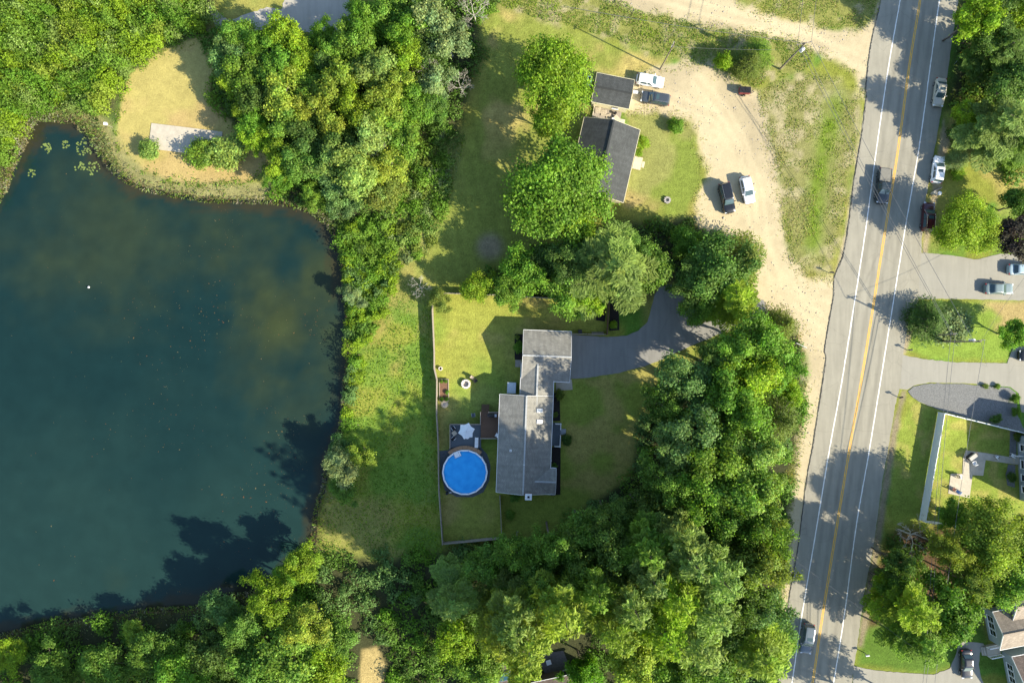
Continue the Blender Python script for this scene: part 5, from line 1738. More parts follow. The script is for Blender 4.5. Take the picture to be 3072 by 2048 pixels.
def loose_stones():
    r = np.random.default_rng(77)
    N = 9000
    x, y = r.uniform(G(1880, 0)[0], G(2600, 0)[0], N), r.uniform(G(0, 1500)[1], G(0, -20)[1], N)
    w = vnoise(x, y, 3.0, 78, 2)
    m = (inside(LOT, x, y) | inside(DIRTROAD, x, y)) & (w > 0.5)
    x, y = x[m][:1500], y[m][:1500]
    n = len(x)
    sz = 0.03 + r.exponential(0.028, n)
    base = np.array([(1, 0, 0), (0, 1, 0), (-1, 0, 0), (0, -1, 0), (0, 0, 0.7), (0, 0, -0.4)])
    V = np.stack([x, y, np.full(n, 0.02)], 1)[:, None, :] + base[None] * (sz[:, None] * r.uniform(0.7, 1.3, (n, 6)))[:, :, None]
    t = np.array([(0, 1, 4), (1, 2, 4), (2, 3, 4), (3, 0, 4), (1, 0, 5), (2, 1, 5), (3, 2, 5), (0, 3, 5)])
    F = (np.arange(n)[:, None, None] * 6 + t[None]).reshape(-1, 3)
    tag(link('loose_stones', mesh_np('loose_stones', V.reshape(-1, 3), F, False, M_STONE)), 'small grey stones strewn over the dirt lot and track', 'stones', kind='stuff')


loose_stones()


def bank_band(poly, lo_, hi_):
    """ring of ground along the pond between two distances from the water"""
    q = np.asarray(poly)
    t = np.roll(q, -1, 0) - np.roll(q, 1, 0)
    nr = np.stack([t[:, 1], -t[:, 0]], 1)
    nr = nr / np.maximum(np.hypot(nr[:, 0], nr[:, 1]), 1e-6)[:, None]
    ar = 0.5 * np.sum(q[:, 0] * np.roll(q[:, 1], -1) - np.roll(q[:, 0], -1) * q[:, 1])
    return nr * (1 if ar > 0 else -1)


def bank_reeds():
    r = np.random.default_rng(31)
    q = POND
    nr = bank_band(q, 0, 1)
    pts, nn = [], []
    for i in range(len(q)):
        a, b = q[i], q[(i + 1) % len(q)]
        k = max(1, int(np.hypot(*(b - a)) * 42))
        t = r.random(k)[:, None]
        pts.append(a + (b - a) * t)
        nn.append(nr[i] + (nr[(i + 1) % len(q)] - nr[i]) * t)
    p, n = np.concatenate(pts), np.concatenate(nn)
    w = vnoise(p[:, 0], p[:, 1], 3.0, 33, 3)
    d = r.exponential(0.75, len(p)) * (0.6 + 1.2 * w) - 0.25
    p = p + n * d[:, None]
    m = (np.abs(p[:, 0]) < 94) & (np.abs(p[:, 1]) < 65)
    p, n, w, d = p[m], n[m], w[m], d[m]
    N = len(p)
    hgt = np.where((p[:, 0] < G(420, 0)[0]) & (p[:, 1] > 20), 1.3, 0.55)
    cc = np.array([LEAFCOL['grey'], LEAFCOL['sage'], LEAFCOL['olive'], (0.17, 0.11, 0.065), LEAFCOL['mid']])
    k = np.clip(w * 1.7 - 0.35 + r.normal(0, 0.22, N), 0, 0.999)
    tint = cc[(k * 5).astype(int)] * r.uniform(0.6, 1.3, N)[:, None]
    pos = np.stack([p[:, 0], p[:, 1], -0.2 + hgt * r.uniform(0.1, 1.0, N)], 1)
    ax = np.stack([-n[:, 0], -n[:, 1], np.full(N, 0.8)], 1) + r.normal(0, 0.45, (N, 3))
    nrm = r.normal(size=(N, 3)) * 0.7 + np.array([0, 0, 0.8])
    me = leaf_mesh('bank_reeds', pos, nrm, 0.34 * r.uniform(0.6, 1.6, N), tint, 4.0, ax, r)
    tag(link('bank_reeds', me), 'grey-green reeds and dead stalks fringing the pond', 'reeds', kind='stuff')


bank_reeds()


def lily_and_litter():
    r = np.random.default_rng(41)
    lilies = [((308, 905), 22, 'left lily pad cluster floating in the upper pond corner'), ((435, 975), 16, 'small lily pad cluster second from left in the upper pond corner')]
    spots = [(136, 443, 16, 22, 'small lily pad patch left of the others in the upper pond corner'), (195, 434, 12, 16, 'second lily pad patch from the left in the upper pond corner'), (250, 440, 28, 46, 'largest lily pad patch nearest the reed bank'),
             (236, 500, 16, 18, 'lily pad patch just below the largest one'), (277, 504, 20, 30, 'lowest right lily pad patch in the pond corner'), (92, 520, 14, 14, 'loose lily pads nearest the left pond bank')]
    for px, py, sp, n, lab in spots:
        gx, gy = G(px, py)
        mb = MB()
        for i in range(n):
            a = r.uniform(0, 6.28)
            dd = sp * PX * math.sqrt(r.random())
            x, y, s = gx + dd * math.cos(a), gy + dd * math.sin(a), r.uniform(0.10, 0.19)
            k = r.uniform(0, 6.28)
            zz = -0.25 + 0.004 * (i % 5)
            v = [(x, y, zz)] + [(x + s * math.cos(k + 0.25 + j * 0.64), y + s * math.sin(k + 0.25 + j * 0.64), zz) for j in range(10)]
            mb.add(v, [(0, j, j + 1) for j in range(1, 10)])
        o = mb.build('lily_pads', mat('lily_pad', (0.15, 0.20, 0.05), 0.5, noise=0.3, nscale=2))
        tag(o, lab, 'lily pads', 'lily pads on the pond', 'stuff')
    N = 650
    x = r.uniform(-84, -26, N * 6)
    y = r.uniform(-42, 34, N * 6)
    w = vnoise(x, y, 9.0, 44, 3)
    m = (sdist(POND, x, y) > 0.3) & (r.random(len(x)) < ss(w, 0.45, 0.75) * ss(x, -80, -40) + 0.04)
    x, y = x[m][:N], y[m][:N]
    n = len(x)
    pos = np.stack([x, y, np.full(n, -0.24)], 1)
    sz = 0.06 + r.exponential(0.045, n)
    pal = np.array([(0.24, 0.14, 0.06), (0.28, 0.21, 0.11), (0.24, 0.10, 0.045), (0.13, 0.15, 0.08)])
    me = leaf_mesh('floating_litter', pos, np.tile([0.0, 0.0, 1.0], (n, 1)), np.minimum(sz, 0.32), pal[r.integers(0, 4, n)], 1.8, rng=r)
    tag(link('floating_litter', me), 'scattered brown leaves and twigs floating on the pond', 'litter', kind='stuff')


lily_and_litter()
# ------------------------------------------------------------------ fences
def wood_fence(pts, label, h=1.65, post=M_WOODGREY, board=M_WOODGREY, step=2.4):
    p = [Vector((*G(x, y), 0)) for x, y in pts]
    f = thing('fence', label, 'fence', (p[0].x, p[0].y, 0))
    o = p[0]
    r = np.random.default_rng(int(abs(p[0].x * 10)))
    first = True
    for a, b in zip(p[:-1], p[1:]):
        L = (b - a).length
        n = max(1, round(L / step))
        ang = math.atan2((b - a).y, (b - a).x)
        for i in range(n + 1):
            if i == 0 and not first:
                continue
            q = a + (b - a) * i / n - o
            plank('post', (q.x, q.y, h / 2 + 0.06), (0.11, 0.11, h + 0.12), post, f, ang)
        first = False
        for i in range(n):
            q0, q1 = a + (b - a) * i / n - o, a + (b - a) * (i + 1) / n - o
            m = (q0 + q1) / 2
            W = (q1 - q0).length - 0.12
            mb = MB()
            k = max(2, int(W / 0.15))
            for j in range(k):
                mb.box((-W / 2 + (j + 0.5) * W / k, r.normal(0, 0.006), h / 2 + r.normal(0, 0.012)), (W / k - 0.012, 0.022, h - 0.06))
            for zz in (0.35, h - 0.3):
                mb.box((0, 0.035, zz), (W, 0.045, 0.09))
            pn = mb.build('panel', board, f, loc=(m.x, m.y, 0.03))
            pn.rotation_euler = (0, 0, ang + r.normal(0, 0.012))
            pn['kind'] = 'stuff'
            rl = plank('rail', (m.x, m.y, h + 0.02), (W, 0.10, 0.035), board, f, ang)
    return f


wood_fence([(1297, 880), (1407, 883), (1504, 887), (1600, 893), (1720, 900), (1824, 907)], 'grey stockade fence along the top of the back yard')
wood_fence([(1299, 883), (1300, 942), (1305, 1057), (1305, 1103), (1313, 1138), (1312, 1240), (1317, 1323), (1318, 1400), (1319, 1466), (1330, 1624)], 'long grey stockade fence between the back yard and the meadow')
wood_fence([(1333, 1624), (1415, 1617), (1505, 1608)], 'grey stockade fence closing the bottom of the pool yard', 1.4)
wood_fence([(1505, 1604), (1503, 1545), (1500, 1484)], 'thin fence from the bottom yard corner up to the house', 1.2)
wood_fence([(1824, 911), (1821, 960), (1819, 1003)], 'short brown fence between the mulch beds beside the driveway', 1.4, M_WOODBRN, M_WOODBRN)
wood_fence([(1816, 1003), (1760, 1002), (1714, 1001)], 'low fence along the top of the shaded driveway', 1.1, M_WOODBRN, M_WOODGREY)


def vinyl_fence(pts, label, h=1.83, step=1.78):
    p = [Vector((*G(x, y), 0)) for x, y in pts]
    f = thing('vinyl_fence', label, 'fence', (p[0].x, p[0].y, 0), group='white vinyl fence runs')
    o = p[0]
    for a, b in zip(p[:-1], p[1:]):
        n = max(1, round((b - a).length / step))
        ang = math.atan2((b - a).y, (b - a).x)
        for i in range(n + 1):
            q = a + (b - a) * i / n - o
            ps = plank('post', (q.x, q.y, h / 2 + 0.05), (0.13, 0.13, h + 0.1), M_VINYL, f, ang)
            cp = MB().add([(-0.085, -0.085, 0), (0.085, -0.085, 0), (0.085, 0.085, 0), (-0.085, 0.085, 0), (0, 0, 0.09)], [(3, 2, 1, 0), (0, 1, 4), (1, 2, 4), (2, 3, 4), (3, 0, 4)]).build('post_cap', M_VINYL, f, loc=(q.x, q.y, h + 0.1))
            cp.rotation_euler = (0, 0, ang)
        for i in range(n):
            m = (a + (b - a) * i / n + a + (b - a) * (i + 1) / n) / 2 - o
            W = (b - a).length / n - 0.14
            pn = plank('panel', (m.x, m.y, h / 2), (W, 0.04, h - 0.12), M_VINYL, f, ang)
            plank('rail', (m.x, m.y, h - 0.04), (W, 0.09, 0.10), M_VINYL, f, ang)
            plank('rail', (m.x, m.y, 0.12), (W, 0.09, 0.10), M_VINYL, f, ang)
    return f


vinyl_fence([(2814, 1236), (2757, 1557)], 'white vinyl fence facing the road')
vinyl_fence([(2818, 1237), (3090, 1304)], 'white vinyl fence along the grey gravel parking')
vinyl_fence([(2761, 1558), (2860, 1572)], 'short white vinyl fence at the bottom of the fenced lawn')


# ------------------------------------------------------------------ swimming pool, decks, yard things
def pool():
    x, y = G(1395, 1415, 0.9)
    t = thing('swimming_pool', 'round blue above-ground pool with a white rim', 'pool', (x, y))
    R, n, h = 3.62, 18, 1.25
    ring = lambda r, z: [(r * math.cos(k * 2 * math.pi / n), r * math.sin(k * 2 * math.pi / n), z) for k in range(n)]
    v = ring(R, 0) + ring(R, h)
    MB().add(v, [(k, (k + 1) % n, n + (k + 1) % n, n + k) for k in range(n)]).build('wall', mat('pool_wall', (0.42, 0.45, 0.47), 0.5), t)
    for k in range(n):
        a0, a1 = k * 2 * math.pi / n, (k + 1) * 2 * math.pi / n
        e = 0.006
        q = []
        for r0, z0 in ((R - 0.14, h), (R + 0.10, h), (R + 0.10, h + 0.05), (R - 0.14, h + 0.06)):
            q.append((r0 * math.cos(a0 + e), r0 * math.sin(a0 + e), z0))
        for r0, z0 in ((R - 0.14, h), (R + 0.10, h), (R + 0.10, h + 0.05), (R - 0.14, h + 0.06)):
            q.append((r0 * math.cos(a1 - e), r0 * math.sin(a1 - e), z0))
        MB().add(q, [(0, 1, 5, 4), (1, 2, 6, 5), (2, 3, 7, 6), (3, 0, 4, 7), (3, 2, 1, 0), (4, 5, 6, 7)]).build('rim_section', M_WHITE, t)
    for k in range(n):
        a0 = k * 2 * math.pi / n
        plank('upright', ((R + 0.05) * math.cos(a0), (R + 0.05) * math.sin(a0), h / 2), (0.09, 0.14, h), M_WHITE, t, a0)
    # liner and water
    m = bpy.data.materials.new('pool_water')
    nt = nodes_of(m)
    N, L = nt.nodes, nt.links
    o = N.new('ShaderNodeOutputMaterial')
    b = N.new('ShaderNodeBsdfPrincipled')
    L.new(b.outputs[0], o.inputs[0])
    geo = N.new('ShaderNodeNewGeometry')
    n1 = N.new('ShaderNodeTexNoise')
    n1.inputs['Scale'].default_value = 0.9
    n1.inputs['Detail'].default_value = 3
    L.new(geo.outputs['Position'], n1.inputs['Vector'])
    cr = N.new('ShaderNodeValToRGB')
    cr.color_ramp.elements[0].position = 0.35
    cr.color_ramp.elements[0].color = (0.022, 0.32, 0.74, 1)
    cr.color_ramp.elements[1].position = 0.78
    cr.color_ramp.elements[1].color = (0.04, 0.43, 0.86, 1)
    L.new(n1.outputs[0], cr.inputs[0])
    L.new(cr.outputs[0], b.inputs['Base Color'])
    b.inputs['Roughness'].default_value = 0.03
    b.inputs['IOR'].default_value = 1.33
    n2 = N.new('ShaderNodeTexNoise')
    n2.inputs['Scale'].default_value = 2.6
    L.new(geo.outputs['Position'], n2.inputs['Vector'])
    bp = N.new('ShaderNodeBump')
    bp.inputs['Strength'].default_value = 0.12
    bp.inputs['Distance'].default_value = 0.05
    L.new(n2.outputs[0], bp.inputs['Height'])
    L.new(bp.outputs[0], b.inputs['Normal'])
    rr = R - 0.13
    v = [(rr * math.cos(k * 2 * math.pi / 36), rr * math.sin(k * 2 * math.pi / 36), h - 0.16) for k in range(36)]
    MB().add(v, [tuple(range(36))]).build('water', m, t)
    # ladder steps hanging inside, top left
    lx, ly = G(1371, 1361, 1.2)
    lx, ly = lx - x, ly - y
    a = math.atan2(ly, lx)
    ld = MB().box((lx * 0.98, ly * 0.98, h + 0.02), (0.95, 1.1, 0.12), a).build('ladder', M_WHITE, t)
    for s in (-0.4, 0.4):
        ox, oy = -math.sin(a) * s, math.cos(a) * s
        MB().tube([(lx * 1.18 + ox, ly * 1.18 + oy, h - 0.1), (lx * 1.18 + ox, ly * 1.18 + oy, h + 0.75), (lx * 0.9 + ox, ly * 0.9 + oy, h + 0.75), (lx * 0.82 + ox, ly * 0.82 + oy, h - 0.1)], 0.03, 6).build('handrail', M_CHROME, ld, 40)
    pm = thing('pool_pump', 'dark pump and filter beside the pool wall', 'pump', G(1342, 1477))
    MB().cyl((0, 0, 0), 0.22, 0.8, 12).build('filter', M_DARK, pm, 40)
    MB().box((0.45, 0.1, 0.15), (0.5, 0.25, 0.3)).build('motor', M_METAL, pm)
    MB().tube([(0.2, 0, 0.5), (0.6, 0.5, 0.5), (1.1, 0.9, 0.7)], 0.04, 6).build('hose', M_BLACK, pm, 40)
    tag(MB().prism(jitter_outline([G(1318, 1352), G(1345, 1350), G(1350, 1338), G(1440, 1338), G(1462, 1362), G(1472, 1400), G(1468, 1440), G(1450, 1475), G(1420, 1490), G(1370, 1490), G(1335, 1470), G(1322, 1420)], 0.4, 0.02, 4), -0.05, 0.03).build('pool_pad', mat('pool_pad_gravel', (0.10, 0.115, 0.125), 0.95, noise=0.3, nscale=5)), kind='structure')


pool()


def decks():
    z = 0.95
    x0, y0 = G(1351, 1342, z)
    x1, y1 = G(1443, 1271, z)
    t = thing('pool_deck', 'grey-blue boarded deck beside the round pool', 'deck', ((x0 + x1) / 2, (y0 + y1) / 2))
    w, l = x1 - x0, y1 - y0
    n = 24
    for i in range(n):
        plank('board', (0, -l / 2 + (i + 0.5) * l / n, z - 0.02), (w, l / n - 0.008, 0.04), M_SLATE, t)
    MB().box((0, 0, z - 0.16), (w - 0.1, l - 0.1, 0.22)).build('frame', M_WOODBRN, t)
    for sx in (-1, 1):
        for sy in (-1, 1):
            plank('leg', (sx * (w / 2 - 0.15), sy * (l / 2 - 0.15), z / 2 - 0.1), (0.14, 0.14, z - 0.22), M_WOODBRN, t)
    railing(t, (-w / 2, l / 2, 0), (w / 2, l / 2, 0), 0.85, M_WOODGREY, 0.25, z)
    railing(t, (-w / 2, -l / 2, 0), (-w / 2, l / 2, 0), 0.85, M_WOODGREY, 0.25, z)
    # curved bench board round the pool edge
    cx, cy = G(1395, 1415, 0.9)
    cx, cy = cx - t.location.x, cy - t.location.y
    for k in range(7):
        a0, a1 = math.radians(50 + k * 11.5), math.radians(50 + (k + 1) * 11.5 - 0.5)
        q = [(cx + r * math.cos(a), cy + r * math.sin(a)) for r, a in ((3.78, a0), (4.35, a0), (4.35, a1), (3.78, a1))]
        MB().prism(q, z + 0.28, z + 0.36).build('coping_board', mat('tan_deck_wood', (0.30, 0.18, 0.10), 0.8, noise=0.25), t)
    MB().prism([(cx + 4.0 * math.cos(math.radians(50 + k * 8)), cy + 4.0 * math.sin(math.radians(50 + k * 8))) for k in range(11)] + [(cx + 4.25 * math.cos(math.radians(130 - k * 8)), cy + 4.25 * math.sin(math.radians(130 - k * 8))) for k in range(11)], 0.0, z + 0.28).build('skirt', M_WOODBRN, t)
    # upper brown deck
    z2 = 1.15
    x0, y0 = G(1442, 1313, z2)
    x1, y1 = G(1500, 1235, z2)
    u = thing('wooden_deck', 'brown wooden deck between the pool deck and the house', 'deck', ((x0 + x1) / 2, (y0 + y1) / 2))
    w, l = x1 - x0, y1 - y0
    n = 20
    for i in range(n):
        plank('board', (-w / 2 + (i + 0.5) * w / n, 0, z2 - 0.02), (w / n - 0.008, l, 0.04), M_WOODBRN, u)
    MB().box((0, 0, z2 - 0.16), (w - 0.1, l - 0.1, 0.22)).build('frame', M_WOODBRN, u)
    for sx in (-1, 1):
        for sy in (-1, 1):
            plank('leg', (sx * (w / 2 - 0.15), sy * (l / 2 - 0.15), z2 / 2 - 0.12), (0.14, 0.14, z2 - 0.26), M_WOODBRN, u)
    railing(u, (-w / 2, -l / 2, 0), (w / 2, -l / 2, 0), 0.9, M_WOODGREY, 0.2, z2)
    railing(u, (-w / 2 + 1.3, l / 2, 0), (w / 2, l / 2, 0), 0.9, M_WOODGREY, 0.2, z2)
    railing(u, (-w / 2, l / 2 - 1.9, 0), (-w / 2, l / 2, 0), 0.9, M_WOODGREY, 0.2, z2)
    for i in range(4):
        plank('stair_tread', (-w / 2 + 0.75, l / 2 + 0.15 + i * 0.28, z2 - 0.2 - i * 0.24), (1.25, 0.27, 0.05), M_WOODBRN, u)
    for s in (0.15, 1.35):
        plank('stringer', (-w / 2 + s, l / 2 + 0.6, z2 / 2 - 0.1), (0.05, 1.35, 0.25), M_WOODBRN, u, rx=-0.68)
    return z, z2


ZD, ZD2 = decks()


def parasol():
    x, y = G(1399, 1293, ZD + 2.2)
    t = thing('parasol', 'white six-sided parasol open on the pool deck', 'parasol', (x, y, ZD))
    MB().cyl((0, 0, 0), 0.25, 0.08, 16).build('base', M_DARK, t, 40)
    MB().cyl((0, 0, 0.06), 0.025, 2.35, 8).build('pole', M_METAL, t, 40)
    n, R = 6, 1.38
    top = (0, 0, 2.42)
    rib = [(R * math.cos(k * math.pi / 3 + 0.25), R * math.sin(k * math.pi / 3 + 0.25), 1.95) for k in range(6)]
    m = mat('white_canvas', (0.66, 0.70, 0.72), 0.8, noise=0.05)
    for k in range(6):
        a, b = Vector(rib[k]), Vector(rib[(k + 1) % 6])
        mid = (a + b) / 2 * 0.87
        mid.z = 1.99
        MB().add([top, tuple(a), tuple(mid), tuple(b), (0, 0, 2.40), tuple(a - Vector((0, 0, .02))), tuple(mid - Vector((0, 0, .02))), tuple(b - Vector((0, 0, .02)))], [(0, 1, 2), (0, 2, 3), (6, 5, 4), (7, 6, 4)]).build('canopy_panel', m, t)
        MB().tube([top, tuple(a - Vector((0, 0, 0.03)))], 0.012, 5).build('rib', M_METAL, t)
    MB().cyl((0, 0, 2.40), 0.05, 0.08, 8).build('finial', M_METAL, t)


parasol()


def deck_chair(px, py, rz, label, z, frame=M_WHITE, fabric=M_DARK, s=1.0, group=None):
    t = thing('chair', label, 'chair', (*G(px, py, z + 0.5), z), rz, group)
    MB().box((0, 0, 0.40 * s), (0.5, 0.5, 0.04)).build('seat', fabric, t)
    MB().box((-0.27, 0, 0.68), (0.05, 0.5, 0.55), ry=-0.25).build('backrest', fabric, t)
    for a in (-0.27, 0.27):
        MB().box((0, a, 0.60), (0.55, 0.05, 0.03)).build('armrest', frame, t)
        for b in (-0.25, 0.25):
            MB().box((b, a, 0.3), (0.04, 0.04, 0.6)).build('leg', frame, t)
    return t


deck_chair(1360, 1284, 2.2, 'white-framed chair above the small table on the pool deck', ZD)
deck_chair(1361, 1314, 0.8, 'white-framed chair below the small table on the pool deck', ZD)
t = thing('side_table', 'small square pale table on the pool deck between two chairs', 'table', (*G(1363, 1299, ZD + 0.5), ZD), 0.75)
for k in range(5):
    plank('slat', (-0.28 + k * 0.14, 0, 0.46), (0.125, 0.7, 0.03), M_WOODPALE, t)
for sx in (-1, 1):
    for sy in (-1, 1):
        plank('leg', (0.27 * sx, 0.27 * sy, 0.22), (0.05, 0.05, 0.44), M_WOODPALE, t)
t = thing('table', 'round white patio table under the parasol edge', 'table', (*G(1402, 1310, ZD + 0.7), ZD))
MB().cyl((0, 0, 0.66), 0.34, 0.04, 20).build('top', M_WHITE, t, 40)
for k in range(3):
    plank('leg', (0.25 * math.cos(k * 2.1), 0.25 * math.sin(k * 2.1), 0.33), (0.04, 0.04, 0.66), M_WHITE, t)
t = thing('bench', 'white slatted bench at the right edge of the pool deck', 'bench', (*G(1429.5, 1327, ZD + 0.4), ZD), -0.03)
for k in range(8):
    plank('slat', (0, -0.75 + k * 0.21, 0.40), (0.52, 0.17, 0.03), M_WHITE, t)
for sx in (-1, 1):
    plank('side_rail', (0.26 * sx, 0, 0.36), (0.04, 1.75, 0.07), M_WHITE, t)
    for sy in (-1, 1):
        plank('leg', (0.24 * sx, 0.75 * sy, 0.17), (0.05, 0.05, 0.34), M_WHITE, t)
deck_chair(1491, 1305, 2.6, 'white chair against the house on the brown deck', ZD2, M_WHITE, M_WHITE)
t = thing('grill', 'black covered grill on the brown deck against the rail', 'grill', (*G(1473, 1246, ZD2 + 0.8), ZD2))
MB().box((0, 0, 0.45), (1.1, 0.5, 0.8)).build('cabinet', M_SLATE, t)
MB().tube([(-0.5, 0, 0.9), (0.5, 0, 0.9)], 0.26, 10).build('hood', M_DARK, t, 40)
MB().box((0.75, 0, 0.8), (0.35, 0.45, 0.04)).build('side_shelf', M_METAL, t)


def stone_ring(px, py, R, n, m, label, name, cat, h=0.28, arc=6.283, start=0.0, fill=None, s=0.3):
    t = thing(name, label, cat, G(px, py))
    r = np.random.default_rng(n + int(px))
    for lay in range(2):
        for k in range(n):
            a = start + (k + 0.5 * lay) * arc / n
            w = arc * R / n * 0.94
            plank('stone', (R * math.cos(a), R * math.sin(a), h * (0.25 + 0.5 * lay)), (s * r.uniform(0.85, 1.1), w * r.uniform(0.85, 1.0), h * 0.49), m, t, a + r.normal(0, 0.05))
    MB().cyl((0, 0, -0.02), R - s * 0.3, 0.08, 20).build('bed', fill or M_SOIL, t)
    return t


stone_ring(1398, 1151, 0.62, 12, M_PALESTONE, 'pale stone fire pit ring on the back lawn', 'fire_pit', 'fire pit', 0.5, fill=M_STONE)
stone_ring(1322, 1105, 0.27, 9, M_PALESTONE, 'small white-rimmed planter ring beside the long fence', 'planter', 'planter', 0.4, s=0.12, fill=M_MULCH)
stone_ring(2001, 601, 0.42, 9, M_STONE, 'grey stone fire ring on the lawn left of the gravel lot', 'fire_ring', 'fire ring', 0.35, fill=M_STONE)
t = thing('paving_circle', 'round stone paving circle below the raised bed', 'paving', G(1334, 1212))
for k in range(12):
    plank('paver', (0.45 * math.cos(k * 0.5236), 0.45 * math.sin(k * 0.5236), 0.02), (0.34, 0.21, 0.08), M_WOODPALE, t, k * 0.5236)
MB().cyl((0, 0, -0.02), 0.29, 0.08, 12).build('paver', M_STONE, t)
deck_chair(1427, 1141, 0.6, 'black chair standing beside the fire pit', 0.0, M_DARK, M_DARK)
deck_chair(1417, 1132, -0.6, 'thin dark chair left of the black chair by the fire pit', 0.0, M_DARK, M_WOODGREY)
deck_chair(1420, 1244, 1.7, 'grey garden chair beside the lime bush above the pool deck', 0.0, M_METAL, M_SLATE)

# raised vegetable bed
bx0, by0 = G(1319, 1203)
bx1, by1 = G(1346, 1137)
t = thing('raised_bed', 'long timber raised bed of soil beside the yard fence', 'raised bed', ((bx0 + bx1) / 2, (by0 + by1) / 2), 0.02)
w, l = bx1 - bx0, by1 - by0
for s in (-1, 1):
    plank('side_board', (s * w / 2, 0, 0.17), (0.10, l, 0.36), M_WOODGREY, t)
    plank('end_board', (0, s * l / 2, 0.17), (w - 0.12, 0.10, 0.36), M_WOODGREY, t)
MB().box((0, 0, 0.13), (w - 0.1, l - 0.1, 0.26)).build('soil', M_SOIL, t)
for i, (px, py, r_, lab) in enumerate(((1324, 1143, 5, 'upper left seedling in the raised bed'), (1337, 1143, 5, 'upper right seedling in the raised bed'), (1341, 1176, 6, 'single seedling on the right side of the raised bed'), (1325, 1196, 6, 'lower left plant in the raised bed'), (1340, 1196, 6, 'lower right plant in the raised bed'))):
    tt = tree('bush', px, py, r_, 0.5, 'green', lab, f=1.0)
    tt.location.z = 0.22

# garden edging stones and drum in the driveway corner
t = thing('log_pile', 'stacked pale logs beside the low driveway fence', 'logs', G(1795, 1000))
for k in range(9):
    MB().tube([(-1.0 + k * 0.22, -0.25, 0.14), (-1.0 + k * 0.22, 0.25, 0.14)], 0.10, 8).build('log', M_WOODPALE, t)
for k in range(8):
    MB().tube([(-0.89 + k * 0.22, -0.25, 0.32), (-0.89 + k * 0.22, 0.25, 0.32)], 0.10, 8).build('log', M_WOODGREY, t)
t = thing('bin', 'dark wheeled bin behind the garage corner', 'bin', G(1739, 995), 0.2)
MB().box((0, 0, 0.5), (0.55, 0.6, 0.9)).build('body', M_DARK, t)
MB().box((0, 0, 0.98), (0.6, 0.66, 0.07), rx=0.06).build('lid', M_DARK, t)
for s in (-0.22, 0.22):
    MB().tube([(s - 0.03, 0.3, 0.1), (s + 0.03, 0.3, 0.1)], 0.1, 10).build('wheel', M_BLACK, t)

# things on the fenced patio at the right
t = thing('grill', 'covered grill casting a shadow on the concrete patio', 'grill', G(2917, 1370, 0.8), 0.65)
MB().box((0, 0, 0.45), (1.3, 0.65, 0.8)).build('cabinet', M_DARK, t)
MB().box((0, 0, 0.98), (1.35, 0.6, 0.28)).build('hood', mat('grill_cover', (0.36, 0.35, 0.31), 0.6), t)
for s in (-0.85, 0.85):
    MB().box((s, 0, 0.84), (0.4, 0.55, 0.04)).build('side_shelf', M_DARK, t)
deck_chair(2923, 1388, 2.0, 'pale chair just below the covered grill', 0.07, M_WHITE, M_WHITE)
deck_chair(2992, 1370, 0.8, 'dark chair with a white cushion on the path to the house', 0.07, M_DARK, M_WHITE)
deck_chair(2877, 1428, 0.1, 'yellowish chair on the left side of the patio', 0.07, M_WOODPALE, M_WOODPALE)
deck_chair(2883, 1430, 0.0, 'white chair tucked against the yellowish chair', 0.07, M_WHITE, M_TRANSF)
deck_chair(2874, 1474, 2.5, 'blue chair at the lower left of the patio', 0.07, M_DARK, mat('blue_cushion', (0.25, 0.38, 0.62), 0.8))
deck_chair(2864, 1468, 0.9, 'dark folding chair left of the blue chair', 0.07, M_DARK, M_BRICK)
deck_chair(3040, 1366, 1.2, 'white chair beside the house doorstep', 0.07, M_WHITE, M_WHITE)


# ------------------------------------------------------------------ vehicles
def paint(name, col, rough=0.25):
    return mat('paint_' + name, col, rough, 0.0, 0.5, noise=0.03, coat=0.6)


STYLES = {  # belt range, roof range (fractions from rear 0 to front 1), belt height factor, hood height factor, deck height factor
    'sedan': ((0.13, 0.72), (0.27, 0.53), 0.64, 0.60, 0.66), 'hatch': ((0.03, 0.74), (0.10, 0.52), 0.62, 0.60, 0.62),
    'suv': ((0.02, 0.74), (0.07, 0.56), 0.60, 0.60, 0.60), 'wagon': ((0.02, 0.73), (0.09, 0.53), 0.63, 0.60, 0.63), 'pickup': ((0.40, 0.75), (0.45, 0.62), 0.62, 0.61, 0.62)}


def rrect(x0, x1, w, r, z, n=4):
    o = []
    for cx, cy, a0 in ((x1 - r, w - r, 0), (x0 + r, w - r, 90), (x0 + r, -w + r, 180), (x1 - r, -w + r, 270)):
        for k in range(n):
            a = math.radians(a0 + 90 * k / (n - 1))
            o.append((cx + r * math.cos(a), cy + r * math.sin(a), z))
    return o


